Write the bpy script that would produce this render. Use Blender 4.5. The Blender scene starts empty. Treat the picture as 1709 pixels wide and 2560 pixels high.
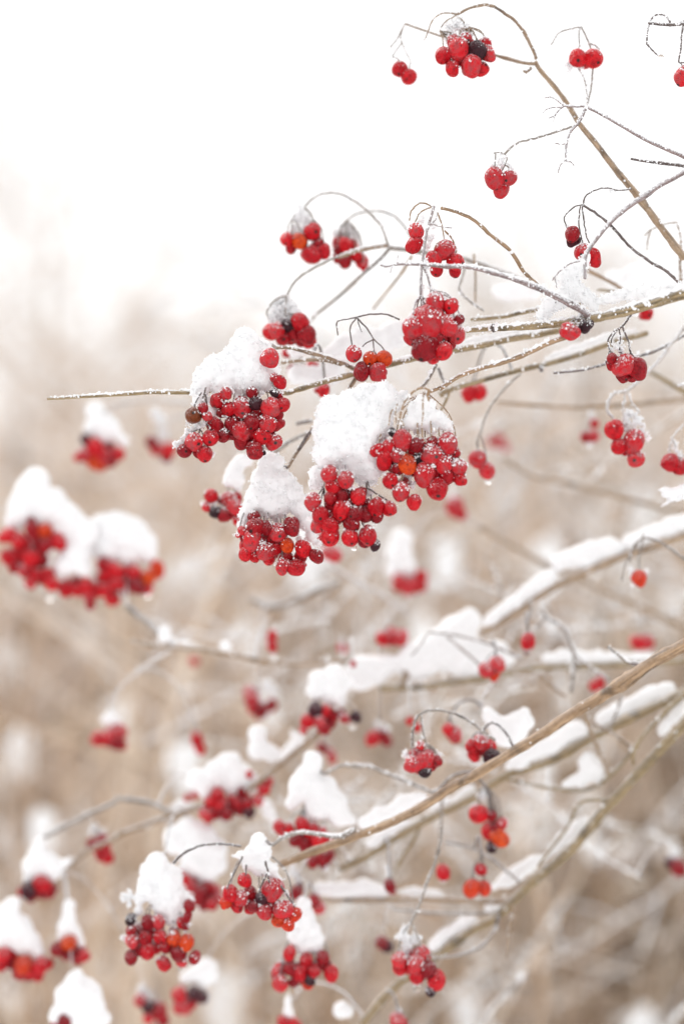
import bpy, math, random
import numpy as np
from mathutils import Vector

# ---------------------------------------------------------------- camera, sky, sun, exposure
random.seed(7); rng = np.random.default_rng(7)
S = bpy.context.scene
COL = S.collection
FOCUS = 0.82
cam = bpy.data.cameras.new('camera'); cam_o = bpy.data.objects.new('camera', cam); COL.objects.link(cam_o)
cam.sensor_fit = 'VERTICAL'; cam.sensor_height = 36.0; cam.lens = 50.0
cam_o.location = (0, 0, 1.4); cam_o.rotation_euler = (math.radians(90), 0, 0)
cam.clip_start = 0.02; cam.clip_end = 2000
cam.dof.use_dof = True; cam.dof.focus_distance = FOCUS; cam.dof.aperture_fstop = 2.0
S.camera = cam_o

SUN_EL, SUN_AZ = 48, -35          # sun behind thin cloud, high, from the left and a little behind the bush
W = bpy.data.worlds.new('World'); S.world = W; W.use_nodes = True
nt = W.node_tree; nt.nodes.clear()
sky = nt.nodes.new('ShaderNodeTexSky'); sky.sky_type = 'NISHITA'; sky.sun_disc = False
sky.sun_elevation = math.radians(SUN_EL); sky.sun_rotation = math.radians(SUN_AZ)
sky.dust_density = 6.0; sky.air_density = 1.0; sky.ozone_density = 1.0
hs = nt.nodes.new('ShaderNodeHueSaturation'); hs.inputs['Saturation'].default_value = 0.10
ov = nt.nodes.new('ShaderNodeMixRGB'); ov.inputs['Fac'].default_value = 0.72      # closed cloud cover evens the sky out
ov.inputs['Color2'].default_value = (7.6, 7.55, 7.55, 1)
bg = nt.nodes.new('ShaderNodeBackground'); bg.inputs['Strength'].default_value = 0.15
wo = nt.nodes.new('ShaderNodeOutputWorld')
nt.links.new(sky.outputs[0], hs.inputs['Color']); nt.links.new(hs.outputs[0], ov.inputs['Color1'])
nt.links.new(ov.outputs[0], bg.inputs['Color']); nt.links.new(bg.outputs[0], wo.inputs['Surface'])

sl = bpy.data.lights.new('sun', 'SUN'); sl.energy = 1.0; sl.angle = math.radians(25); sl.color = (1.0, 0.965, 0.92)
so = bpy.data.objects.new('sun', sl); COL.objects.link(so)
ea, aa = math.radians(SUN_EL), math.radians(SUN_AZ)
sdir = Vector((math.sin(aa) * math.cos(ea), math.cos(aa) * math.cos(ea), math.sin(ea)))
so.rotation_euler = sdir.to_track_quat('Z', 'Y').to_euler(); so.location = (-3, 4, 6)
S.view_settings.view_transform = 'Standard'; S.view_settings.look = 'None'
S.view_settings.gamma = 1.0; S.view_settings.use_curve_mapping = False
S.view_settings.exposure = 0.26
S.render.engine = 'CYCLES'
S.cycles.use_denoising = True
S.cycles.max_bounces = 6; S.cycles.diffuse_bounces = 4; S.cycles.transparent_max_bounces = 8

# ---------------------------------------------------------------- pixel measure -> place in the world
K = 0.36 / 1280.0
CAM = np.array([0, 0, 1.4])
ZN = {'1': (900, 0, 1.9382), '2': (600, 400, 2.2116), '3': (1100, 600, 2.5747), '4': (400, 800, 1.8447),
      '5': (0, 900, 2.936), '6': (900, 1250, 1.9382), '7': (0, 1850, 3.136), '8': (300, 1600, 2.6133),
      '9': (300, 2000, 2.6133), '10': (850, 1700, 1.8254), '11': (850, 2060, 1.8254), '12': (500, 1400, 2.24),
      '13': (0, 1400, 2.6133), 'A': (430, 830, 4.7515), 'B': (740, 930, 3.4844), 'C': (500, 1130, 4.7515),
      'S': (0, 0, 1.0)}
def src(z, x, y):
    a, b, s = ZN[z]; return (a + x / s, b + y / s)
def pts(z, *xy):
    return [src(z, xy[i], xy[i + 1]) for i in range(0, len(xy), 2)]
def world(sx, sy, D):
    return np.array([(sx - 854.5) * K * D, D, 1.4 - (sy - 1280.0) * K * D])

# ---------------------------------------------------------------- materials
def new_mat(name):
    m = bpy.data.materials.new(name); m.use_nodes = True
    n = m.node_tree.nodes; l = m.node_tree.links
    return m, n, l, n['Principled BSDF']
def N(n, t, **kw):
    x = n.new(t)
    for k, v in kw.items(): setattr(x, k, v)
    return x
def noise(n, l, scale, detail=3.0, coord='Object', rough=0.6):
    tc = N(n, 'ShaderNodeTexCoord'); t = N(n, 'ShaderNodeTexNoise')
    t.inputs['Scale'].default_value = scale; t.inputs['Detail'].default_value = detail; t.inputs['Roughness'].default_value = rough
    l.new(tc.outputs[coord], t.inputs['Vector']); return t
def ramp(n, l, sock, p0, p1, c0=(0, 0, 0, 1), c1=(1, 1, 1, 1)):
    r = N(n, 'ShaderNodeValToRGB'); e = r.color_ramp.elements
    e[0].position, e[1].position = p0, p1; e[0].color, e[1].color = c0, c1
    l.new(sock, r.inputs['Fac']); return r
def math_n(n, l, op, a, b=None):
    x = N(n, 'ShaderNodeMath', operation=op)
    for i, v in enumerate((a, b)):
        if v is None: continue
        if isinstance(v, (int, float)): x.inputs[i].default_value = v
        else: l.new(v, x.inputs[i])
    return x
def mixc(n, l, fac, a, b):
    x = N(n, 'ShaderNodeMixRGB')
    if isinstance(fac, float): x.inputs['Fac'].default_value = fac
    else: l.new(fac, x.inputs['Fac'])
    for s, v in (('Color1', a), ('Color2', b)):
        if isinstance(v, tuple): x.inputs[s].default_value = v + (1,)
        else: l.new(v, x.inputs[s])
    return x
def up_mask(n, l, lo, hi):                      # settled frost: faces that look up
    g = N(n, 'ShaderNodeNewGeometry'); s = N(n, 'ShaderNodeSeparateXYZ'); l.new(g.outputs['Normal'], s.inputs[0])
    m = N(n, 'ShaderNodeMapRange'); m.inputs['From Min'].default_value = lo; m.inputs['From Max'].default_value = hi
    l.new(s.outputs['Z'], m.inputs['Value']); return m.outputs[0]
def bump(n, l, sock, p, strength, dist):
    b = N(n, 'ShaderNodeBump'); b.inputs['Strength'].default_value = strength; b.inputs['Distance'].default_value = dist
    l.new(sock, b.inputs['Height']); l.new(b.outputs[0], p.inputs['Normal'])

def snow_material(name, col, rough=0.75, bs=0.5):
    m, n, l, p = new_mat(name)
    t = noise(n, l, 900, 3, 'Generated' if False else 'Object')
    p.inputs['Base Color'].default_value = col + (1,); p.inputs['Roughness'].default_value = rough
    p.inputs['Specular IOR Level'].default_value = 0.2
    p.inputs['Subsurface Weight'].default_value = 0.0
    bump(n, l, t.outputs['Fac'], p, bs, 0.0006); return m
M_SNOW = snow_material('snow', (0.925, 0.93, 0.938), 0.8, 0.05)
M_SNOW.node_tree.nodes['Principled BSDF'].inputs['Subsurface Weight'].default_value = 0.6
M_SNOW.node_tree.nodes['Principled BSDF'].inputs['Subsurface Radius'].default_value = (1.0, 1.0, 1.0)
M_SNOW.node_tree.nodes['Principled BSDF'].inputs['Subsurface Scale'].default_value = 0.003
M_FROST = snow_material('frost', (0.95, 0.953, 0.96), 0.6, 0.05)

def bark_material(name, c0, c1, frost, fr_lo=0.1):
    m, n, l, p = new_mat(name)
    t = noise(n, l, 260, 4); t2 = noise(n, l, 1400, 2); t3 = noise(n, l, 60, 2)
    at = N(n, 'ShaderNodeAttribute', attribute_name='grain')
    g1 = N(n, 'ShaderNodeTexNoise'); g1.inputs['Scale'].default_value = 2.2; g1.inputs['Detail'].default_value = 4; l.new(at.outputs['Vector'], g1.inputs['Vector'])
    lite = tuple(min(1, v * 1.35 + .03) for v in c1)
    base0 = mixc(n, l, ramp(n, l, t.outputs['Fac'], 0.35, 0.65).outputs[0], c0, c1)
    base1 = mixc(n, l, ramp(n, l, g1.outputs['Fac'], 0.30, 0.47, (1, 1, 1, 1), (0, 0, 0, 1)).outputs[0], base0.outputs[0], tuple(v * .4 for v in c0))
    base = mixc(n, l, ramp(n, l, g1.outputs['Fac'], 0.53, 0.68).outputs[0], base1.outputs[0], lite)
    dk = mixc(n, l, ramp(n, l, t3.outputs['Fac'], 0.58, 0.70).outputs[0], base.outputs[0], tuple(v * 0.55 for v in c0))
    um = up_mask(n, l, fr_lo, fr_lo + 0.7)
    f = math_n(n, l, 'MULTIPLY', um, ramp(n, l, t2.outputs['Fac'], 0.36, 0.56).outputs[0])
    f2 = math_n(n, l, 'MULTIPLY', f.outputs[0], frost)
    haze = math_n(n, l, 'MULTIPLY', ramp(n, l, t2.outputs['Fac'], 0.5, 0.75).outputs[0], frost * 0.55)
    ft = math_n(n, l, 'MAXIMUM', f2.outputs[0], haze.outputs[0])
    fin = mixc(n, l, ft.outputs[0], dk.outputs[0], (0.86, 0.87, 0.89))
    l.new(fin.outputs[0], p.inputs['Base Color']); p.inputs['Roughness'].default_value = 0.8
    bump(n, l, t2.outputs['Fac'], p, 0.6, 0.0005); return m
BARK = {
    'brown': bark_material('bark_brown', (0.211, 0.133, 0.078), (0.328, 0.226, 0.140), 0.45),
    'tan': bark_material('bark_tan', (0.281, 0.187, 0.109), (0.390, 0.273, 0.172), 0.40),
    'purple': bark_material('bark_purple', (0.16, 0.105, 0.098), (0.27, 0.19, 0.175), 1.0, -0.3),
    'olive': bark_material('bark_olive', (0.215, 0.15, 0.066), (0.33, 0.235, 0.115), 0.5),
    'grey': bark_material('bark_grey', (0.211, 0.172, 0.140), (0.312, 0.265, 0.226), 0.7),
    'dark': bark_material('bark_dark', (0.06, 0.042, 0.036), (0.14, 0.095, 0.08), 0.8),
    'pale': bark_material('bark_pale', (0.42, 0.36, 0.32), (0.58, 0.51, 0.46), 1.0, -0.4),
    'rust': bark_material('bark_rust', (0.27, 0.165, 0.085), (0.40, 0.26, 0.15), 0.25),
}
def berry_material(name, c0, c1, frost, veil=0.0, rough=0.32):
    m, n, l, p = new_mat(name)
    oi = N(n, 'ShaderNodeObjectInfo')
    tc = N(n, 'ShaderNodeTexCoord')
    base = mixc(n, l, oi.outputs['Random'], c0, c1)
    add = N(n, 'ShaderNodeVectorMath', operation='ADD'); l.new(tc.outputs['Object'], add.inputs[0]); l.new(oi.outputs['Random'], add.inputs[1])
    mul = N(n, 'ShaderNodeVectorMath', operation='MULTIPLY_ADD'); l.new(oi.outputs['Random'], mul.inputs[0])
    mul.inputs[1].default_value = (37, 19, 53); l.new(tc.outputs['Object'], mul.inputs[2])
    t1 = N(n, 'ShaderNodeTexNoise'); t1.inputs['Scale'].default_value = 1.9; t1.inputs['Detail'].default_value = 3; l.new(mul.outputs[0], t1.inputs['Vector'])
    t2 = N(n, 'ShaderNodeTexNoise'); t2.inputs['Scale'].default_value = 6.0; t2.inputs['Detail'].default_value = 4; l.new(mul.outputs[0], t2.inputs['Vector'])
    t3 = N(n, 'ShaderNodeTexNoise'); t3.inputs['Scale'].default_value = 4.0; t3.inputs['Detail'].default_value = 1; l.new(mul.outputs[0], t3.inputs['Vector'])
    # blotches in the skin
    b2 = mixc(n, l, ramp(n, l, t1.outputs['Fac'], 0.45, 0.75).outputs[0], base.outputs[0], tuple(v * 0.62 for v in c0))
    # small dark specks and the dry calyx scar at the free end
    b3 = mixc(n, l, ramp(n, l, t3.outputs['Fac'], 0.71, 0.75).outputs[0], b2.outputs[0], (0.06, 0.012, 0.012))
    ds = N(n, 'ShaderNodeVectorMath', operation='DISTANCE'); l.new(tc.outputs['Object'], ds.inputs[0]); ds.inputs[1].default_value = (0, 0, -1.05)
    b4 = mixc(n, l, ramp(n, l, ds.outputs['Value'], 0.13, 0.24, (1, 1, 1, 1), (0, 0, 0, 1)).outputs[0], b3.outputs[0], (0.02, 0.014, 0.013))
    um = up_mask(n, l, 0.05, 0.9)
    fm = math_n(n, l, 'MULTIPLY', um, ramp(n, l, t2.outputs['Fac'], 0.50, 0.60).outputs[0])
    fm2 = math_n(n, l, 'MULTIPLY', fm.outputs[0], frost)
    vl = math_n(n, l, 'MULTIPLY', ramp(n, l, t1.outputs['Fac'], 0.35, 0.62).outputs[0], veil)
    ft = math_n(n, l, 'MAXIMUM', fm2.outputs[0], vl.outputs[0])
    fin = mixc(n, l, ft.outputs[0], b4.outputs[0], (0.88, 0.86, 0.88))
    l.new(fin.outputs[0], p.inputs['Base Color'])
    ra = math_n(n, l, 'MULTIPLY_ADD', ft.outputs[0], 0.4); ra.inputs[2].default_value = rough; l.new(ra.outputs[0], p.inputs['Roughness'])
    p.inputs['Specular IOR Level'].default_value = 0.2
    p.inputs['Subsurface Weight'].default_value = 0.12; p.inputs['Subsurface Radius'].default_value = (1.0, 0.12, 0.08); p.inputs['Subsurface Scale'].default_value = 0.002
    bump(n, l, t1.outputs['Fac'], p, 0.35, 0.3); return m
M_BERRY = {
    'r': berry_material('berry_red', (0.50, 0.004, 0.012), (0.70, 0.010, 0.018), 0.35),
    'd': berry_material('berry_dark_red', (0.25, 0.003, 0.009), (0.42, 0.006, 0.013), 0.3),
    'o': berry_material('berry_orange', (0.66, 0.032, 0.008), (0.70, 0.075, 0.008), 0.3),
    'f': berry_material('berry_frosted', (0.50, 0.006, 0.014), (0.66, 0.011, 0.020), 0.75, 0.06, 0.42),
    'k': berry_material('berry_black', (0.020, 0.010, 0.013), (0.050, 0.010, 0.016), 0.5, 0.0, 0.4),
    'p': berry_material('berry_purple_black', (0.05, 0.010, 0.016), (0.09, 0.012, 0.020), 0.5, 0.0, 0.4),
    'b': berry_material('berry_brown', (0.17, 0.035, 0.008), (0.22, 0.05, 0.010), 0.3),
}
mw, n_, l_, p_ = new_mat('melt_water')
p_.inputs['Base Color'].default_value = (0.97, 0.97, 0.97, 1); p_.inputs['Roughness'].default_value = 0.03
p_.inputs['Transmission Weight'].default_value = 1.0; p_.inputs['IOR'].default_value = 1.33
M_WATER = mw

# ---------------------------------------------------------------- mesh helpers
class MB:
    """collects vertices and faces (numpy) for ONE mesh object"""
    def __init__(s): s.v = []; s.f3 = []; s.f4 = []; s.n = 0; s.m3 = []; s.m4 = []; s.a = []; s.hasa = False
    def add(s, v, f3=None, f4=None, mat=0, att=None):
        v = np.asarray(v, float); s.a.append(np.zeros((len(v), 3)) if att is None else att); s.hasa |= att is not None
        if f3 is not None and len(f3): s.f3.append(np.asarray(f3) + s.n); s.m3.append(np.full(len(f3), mat))
        if f4 is not None and len(f4): s.f4.append(np.asarray(f4) + s.n); s.m4.append(np.full(len(f4), mat))
        s.v.append(v); s.n += len(v)
    def mesh(s, name, mats, loc=(0, 0, 0), smooth=True):
        me = bpy.data.meshes.new(name)
        v = np.concatenate(s.v) - np.asarray(loc)
        f3 = np.concatenate(s.f3) if s.f3 else np.zeros((0, 3), int)
        f4 = np.concatenate(s.f4) if s.f4 else np.zeros((0, 4), int)
        mi = np.concatenate(s.m3 + s.m4) if (s.m3 or s.m4) else np.zeros(0, int)
        me.vertices.add(len(v)); me.vertices.foreach_set('co', v.astype(np.float32).ravel())
        nl = len(f3) * 3 + len(f4) * 4
        me.loops.add(nl); me.loops.foreach_set('vertex_index', np.concatenate([f3.ravel(), f4.ravel()]).astype(np.int32))
        me.polygons.add(len(f3) + len(f4))
        st = np.concatenate([np.arange(len(f3)) * 3, len(f3) * 3 + np.arange(len(f4)) * 4]).astype(np.int32)
        me.polygons.foreach_set('loop_start', st)
        me.polygons.foreach_set('material_index', mi.astype(np.int32))
        me.polygons.foreach_set('use_smooth', np.full(len(st), smooth))
        for m in (mats if isinstance(mats, (list, tuple)) else [mats]): me.materials.append(m)
        if s.hasa:
            at = me.attributes.new('grain', 'FLOAT_VECTOR', 'POINT'); at.data.foreach_set('vector', np.concatenate(s.a).astype(np.float32).ravel())
        me.update(calc_edges=True); return me

def obj(name, me, parent=None, loc=None):
    o = bpy.data.objects.new(name, me); COL.objects.link(o)
    if parent is not None: o.parent = parent
    if loc is not None: o.location = loc
    return o
def tag(o, label, cat, group=None, kind=None):
    if label: o['label'] = label
    if cat: o['category'] = cat
    if group: o['group'] = group
    if kind: o['kind'] = kind
    return o

def catmull(P, R, step):
    P = np.asarray(P, float); R = np.asarray(R, float)
    if len(P) < 2: return P, R
    Q = np.vstack([2 * P[0] - P[1], P, 2 * P[-1] - P[-2]]); RR = np.concatenate([[R[0]], R, [R[-1]]])
    op, orr = [], []
    for i in range(1, len(Q) - 2):
        d = np.linalg.norm(Q[i + 1] - Q[i]); k = max(1, int(math.ceil(d / step)))
        t = np.arange(k) / k; t2, t3 = t * t, t ** 3
        w = np.stack([-.5 * t + t2 - .5 * t3, 1 - 2.5 * t2 + 1.5 * t3, .5 * t + 2 * t2 - 1.5 * t3, -.5 * t2 + .5 * t3], 1)
        op.append(w @ Q[i - 1:i + 3]); orr.append(RR[i] * (1 - t) + RR[i + 1] * t)
    op.append(Q[-2][None]); orr.append([RR[-2]])
    return np.vstack(op), np.concatenate(orr)

def tube(mb, P, R, sides=8, mat=0, wob=0.0):
    P = np.asarray(P); R = np.asarray(R, float); n = len(P)
    if n < 2: return
    T = np.gradient(P, axis=0); T /= np.linalg.norm(T, axis=1)[:, None] + 1e-12
    ref = np.array([0, 0, 1.0]) if abs(T[0][2]) < 0.9 else np.array([1.0, 0, 0])
    u = np.cross(T[0], ref); u /= np.linalg.norm(u); vs = []
    ang = np.arange(sides) * 2 * math.pi / sides
    for i in range(n):
        u = u - T[i] * u.dot(T[i]); u /= np.linalg.norm(u) + 1e-12
        w = np.cross(T[i], u)
        rr = R[i] * (1 + wob * rng.normal(size=sides)) if wob else np.full(sides, R[i])
        vs.append(P[i] + (np.cos(ang) * rr)[:, None] * u + (np.sin(ang) * rr)[:, None] * w)
    V = np.vstack(vs)
    i = np.arange(n - 1)[:, None] * sides; j = np.arange(sides)[None]; j2 = (j + 1) % sides
    F = np.stack([i + j, i + j2, i + sides + j2, i + sides + j], -1).reshape(-1, 4)
    sl_ = np.concatenate([[0], np.cumsum(np.linalg.norm(np.diff(P, axis=0), axis=1))]) * 20 + rng.uniform(0, 90)
    ga = np.stack([np.tile(np.cos(ang), n), np.tile(np.sin(ang), n), np.repeat(sl_, sides)], 1)
    mb.add(V, None, F, mat, ga)
    b = mb.n
    a0 = np.arange(sides); V2 = np.vstack([V[:sides], P[0] - T[0] * R[0] * .6, V[-sides:], P[-1] + T[-1] * R[-1] * .6])
    c = [(sides, (k + 1) % sides, k) for k in range(sides)] + [(2 * sides + 1, sides + 1 + k, sides + 1 + (k + 1) % sides) for k in range(sides)]
    mb.add(V2, c, None, mat, np.vstack([ga[:sides], ga[:1], ga[-sides:], ga[-1:]]))

_phi = (1 + 5 ** .5) / 2
ICO_V = np.array([(-1, _phi, 0), (1, _phi, 0), (-1, -_phi, 0), (1, -_phi, 0), (0, -1, _phi), (0, 1, _phi), (0, -1, -_phi), (0, 1, -_phi),
                  (_phi, 0, -1), (_phi, 0, 1), (-_phi, 0, -1), (-_phi, 0, 1)]) / math.sqrt(1 + _phi ** 2)
ICO_F = np.array([(0, 11, 5), (0, 5, 1), (0, 1, 7), (0, 7, 10), (0, 10, 11), (1, 5, 9), (5, 11, 4), (11, 10, 2), (10, 7, 6), (7, 1, 8),
                  (3, 9, 4), (3, 4, 2), (3, 2, 6), (3, 6, 8), (3, 8, 9), (4, 9, 5), (2, 4, 11), (6, 2, 10), (8, 6, 7), (9, 8, 1)])
def grains(mb, C, R, mat=0):
    """small ragged ice crystals at centres C with radii R"""
    C = np.asarray(C, float); R = np.asarray(R, float); n = len(C)
    if n == 0: return
    s = rng.uniform(0.55, 1.35, (n, 12, 1)); st = rng.uniform(0.6, 1.4, (n, 1, 3))
    V = ICO_V[None] * s * st * R[:, None, None]
    a = rng.uniform(0, 6.28, n); ca, sa = np.cos(a), np.sin(a)
    x = V[:, :, 0] * ca[:, None] - V[:, :, 1] * sa[:, None]; y = V[:, :, 0] * sa[:, None] + V[:, :, 1] * ca[:, None]
    V = np.stack([x, y, V[:, :, 2]], -1) + C[:, None, :]
    F = ICO_F[None] + (np.arange(n) * 12)[:, None, None]
    mb.add(V.reshape(-1, 3), F.reshape(-1, 3), None, mat)
def icosphere(sub):
    V = [tuple(v) for v in ICO_V]; F = [tuple(f) for f in ICO_F]
    for _ in range(sub):
        mid = {}; F2 = []
        def m(a, b):
            k = (min(a, b), max(a, b))
            if k not in mid:
                p = np.array(V[a]) + np.array(V[b]); p /= np.linalg.norm(p); mid[k] = len(V); V.append(tuple(p))
            return mid[k]
        for a, b, c in F:
            ab, bc, ca = m(a, b), m(b, c), m(c, a); F2 += [(a, ab, ca), (b, bc, ab), (c, ca, bc), (ab, bc, ca)]
        F = F2
    return np.array(V), np.array(F)
IS1, IS2, IS3 = icosphere(1), icosphere(2), icosphere(3)

# snow heaps: overlapping lumps melted together, then roughened
TEX = {}
for nm, sz, dp in (('snow_coarse', 0.011, 2), ('snow_fine', 0.0028, 2)):
    t = bpy.data.textures.new(nm, 'CLOUDS'); t.noise_scale = sz; t.noise_depth = dp; t.noise_basis = 'ORIGINAL_PERLIN'; TEX[nm] = t
def heap_mesh(lumps, vox, coarse, fine, ngr=0, gr=(0.0004, 0.0008), flat=0.8):
    """lumps: list of (centre, radius). returns world-space mesh data collector"""
    mb = MB(); V, F = IS2
    for c, r in lumps: mb.add(V * np.array([r, r * flat, r]) + c, F)
    loc = np.mean([c for c, r in lumps], 0)
    me = mb.mesh('tmp', M_SNOW, loc); o = bpy.data.objects.new('tmp', me); COL.objects.link(o); o.location = loc
    m = o.modifiers.new('r', 'REMESH'); m.mode = 'VOXEL'; m.voxel_size = vox; m.use_smooth_shade = True
    m = o.modifiers.new('s', 'SMOOTH'); m.factor = 0.6; m.iterations = int(max(3, 0.004 / vox * 3))
    for tx, st in (('snow_coarse', coarse), ('snow_fine', fine)):
        if st:
            d = o.modifiers.new('d', 'DISPLACE'); d.texture = TEX[tx]; d.strength = st; d.mid_level = 0.5; d.texture_coords = 'GLOBAL'
    dg = bpy.context.evaluated_depsgraph_get(); ev = o.evaluated_get(dg); e = ev.to_mesh()
    nv = len(e.vertices); co = np.empty(nv * 3, np.float32); e.vertices.foreach_get('co', co); co = co.reshape(-1, 3).astype(float) + loc
    no = np.empty(nv * 3, np.float32); e.vertices.foreach_get('normal', no); no = no.reshape(-1, 3)
    out = MB(); npoly = len(e.polygons)
    ls = np.empty(npoly, np.int32); e.polygons.foreach_get('loop_total', ls)
    vi = np.empty(len(e.loops), np.int32); e.loops.foreach_get('vertex_index', vi)
    if (ls == 4).all(): out.add(co, None, vi.reshape(-1, 4))
    else:
        st_ = np.concatenate([[0], np.cumsum(ls)[:-1]])
        out.add(co, np.array([vi[s:s + 3] for s, k in zip(st_, ls) if k == 3]), np.array([vi[s:s + 4] for s, k in zip(st_, ls) if k == 4]))
    ev.to_mesh_clear(); bpy.data.objects.remove(o); bpy.data.meshes.remove(me)
    if ngr:
        ix = rng.integers(0, nv, ngr); r = rng.uniform(gr[0], gr[1], ngr)
        grains(out, co[ix] + no[ix] * (r * rng.uniform(-.4, 1.7, ngr))[:, None], r, 1)
    return out, loc
def focus_quality(D):
    b = abs(D - FOCUS) / D          # 0 = sharp
    if b < 0.05: return dict(vox=0.0008, coarse=0.0050, fine=0.0006, g=0.33)
    if b < 0.11: return dict(vox=0.0012, coarse=0.0055, fine=0.0006, g=0.2)
    return dict(vox=0.0020, coarse=0.0075, fine=0.0, g=0.0)
def snow_thing(name, label, cat, z, D, blobs, back=0.35, group=None, dd=None, grains_k=1.0):
    """blobs (x, y, r[, extra depth in metres]) measured in zone z at distance D"""
    s = ZN[z][2]; L = []
    for i, b in enumerate(blobs):
        Db = D if dd is None else D + dd * i / max(1, len(blobs) - 1)
        r = b[2] / s * K * Db; ex = b[3] if len(b) > 3 else 0.0
        sx, sy = src(z, b[0], b[1]); Dp = Db + r * back + ex
        L.append((world(sx, sy, Dp), r * Dp / Db * 0.97))
    q = focus_quality(D)
    area = sum(r * r for c, r in L) * 6
    out, loc = heap_mesh(L, q['vox'], q['coarse'], q['fine'], int(min(9000, area * 6.0e5 * q['g'] * grains_k)), (0.00025, 0.0007))
    o = obj(name, out.mesh(name, [M_SNOW, M_FROST], loc), None, loc); tag(o, label, cat, group); return o

# ---------------------------------------------------------------- branches
BPTS = []                                         # points along every branch, so that fruit stalks can find their branch
def frost_on(mb, P, R, dens, rmin=0.00028, rmax=0.0007, spread=0.9, lump=0.06):
    seg = np.linalg.norm(np.diff(P, axis=0), axis=1); Lc = np.concatenate([[0], np.cumsum(seg)]); L = Lc[-1]
    n = int(L * 1000 * dens)
    if n < 1: return
    t = rng.uniform(0, L, n)
    dn = np.sin(t * 230 + rng.uniform(0, 6)) * .5 + np.sin(t * 610 + rng.uniform(0, 6)) * .5
    t = t[rng.uniform(-1.2, 1, n) < dn + .35]; n = len(t)
    if n < 1: return
    C = np.stack([np.interp(t, Lc, P[:, k]) for k in range(3)], 1); r = np.interp(t, Lc, R)
    T = np.stack([np.interp(t, Lc, np.gradient(P[:, k])) for k in range(3)], 1); T /= np.linalg.norm(T, axis=1)[:, None] + 1e-9
    up = np.array([0, 0, 1.0]) - T * T[:, 2:3]; up /= np.linalg.norm(up, axis=1)[:, None] + 1e-9
    sd = np.cross(T, up); a = rng.normal(0, spread, n)
    nn = up * np.cos(a)[:, None] + sd * np.sin(a)[:, None]
    g = rng.uniform(rmin, rmax, n) * np.where(rng.uniform(size=n) < lump, 2.0, 1.0)
    grains(mb, C + nn * (r + g * rng.uniform(0.1, 0.9, n))[:, None], g)
def path3(path, D, w):
    """path: list of source px; D: (d0, d1); w: (w0, w1) widths in source px -> points, radii (m)"""
    P = np.asarray(path, float); seg = np.linalg.norm(np.diff(P, axis=0), axis=1); t = np.concatenate([[0], np.cumsum(seg)]); t /= t[-1]
    Ds = D[0] + (D[1] - D[0]) * t; X = np.array([world(p[0], p[1], d) for p, d in zip(P, Ds)])
    R = (w[0] + (w[1] - w[0]) * t) * 0.5 * K * Ds; return X, R
def stem_mesh(mb, X, R, step=0.004, nodes=True, sides=9):
    P, r = catmull(X, R, step); n = len(P)
    # gentle natural crookedness and swollen nodes
    k = np.arange(n); am = min(r.mean() * 0.22, .00042)
    for ax in (0, 2): P[:, ax] += am * (np.sin(k * .37 + rng.uniform(0, 6)) * .6 + np.sin(k * .13 + rng.uniform(0, 6)))  * np.minimum(1, np.minimum(k, n - 1 - k) / 4)
    rr = r * (1 + .03 * np.sin(k * .9 + rng.uniform(0, 6)) + rng.normal(0, .03, n))
    if nodes and n > 12:
        for c in rng.uniform(4, n - 4, max(1, n // 24)): rr += r * 0.28 * np.exp(-((k - c) / 1.0) ** 2)
    tube(mb, P, rr, sides, wob=0.05); return P, r
def rime(mb, P, r):                              # the white line of snow along the upper side
    P2, r2 = catmull(P[::2] if len(P) > 8 else P, r[::2] if len(P) > 8 else r, 0.0018); n = len(P2); k = np.arange(n)
    T = np.gradient(P2, axis=0); T /= np.linalg.norm(T, axis=1)[:, None] + 1e-9
    up = np.array([0, 0, 1.0]) - T * T[:, 2:3]
    m = .85 + .3 * np.sin(k * .11 + rng.uniform(0, 6)) + .25 * np.sin(k * .47 + rng.uniform(0, 6)) + rng.normal(0, .22, n)
    m = np.clip(m, .12, 1.4) * np.minimum(1, np.minimum(k + 1, n - k) / 4)
    tube(mb, P2 + up * (r2 * .78)[:, None], np.maximum(r2 * .66 * m, .00015), 7, wob=.16)
def branch(label, bark, path, w, D, frost=0.0, twigs=(), name='branch', lump=0.06, frost_r=(0.00025, 0.0007)):
    X, R = path3(path, D, w)
    loc = X[-1]; e = obj(name, None, None, loc); tag(e, label, 'branch', 'branches of the berry bush')
    mb = MB(); P, r = stem_mesh(mb, X, R); BPTS.append(P)
    obj('stem', mb.mesh('stem', BARK[bark], loc), e)
    fm = MB()
    if frost:
        frost_on(fm, P, r, frost * 2.6, *frost_r, lump=lump)
        if frost >= 1.2: rime(fm, P, r)
    for tw in twigs:
        tp, tw_w, tD = tw[0], tw[1], tw[2]; tb = tw[3] if len(tw) > 3 else bark; tf = tw[4] if len(tw) > 4 else frost
        X2, R2 = path3(tp, tD, tw_w); m2 = MB(); P2, r2 = stem_mesh(m2, X2, R2, 0.003, len(tp) > 3, 7); BPTS.append(P2)
        two = obj('twig', m2.mesh('twig', BARK[tb], loc), e); f2 = MB()
        if tf >= 1.2 and len(tp) > 3: rime(f2, P2, r2)
        if tf: frost_on(f2, P2, r2, tf * 2.2, frost_r[0] * .9, frost_r[1] * .85, 1.3, lump)
        if f2.n: obj('frost', f2.mesh('frost', M_FROST, loc, False), two)
    if fm.n: obj('frost', fm.mesh('frost', M_FROST, loc, False), e)
    return e

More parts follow.
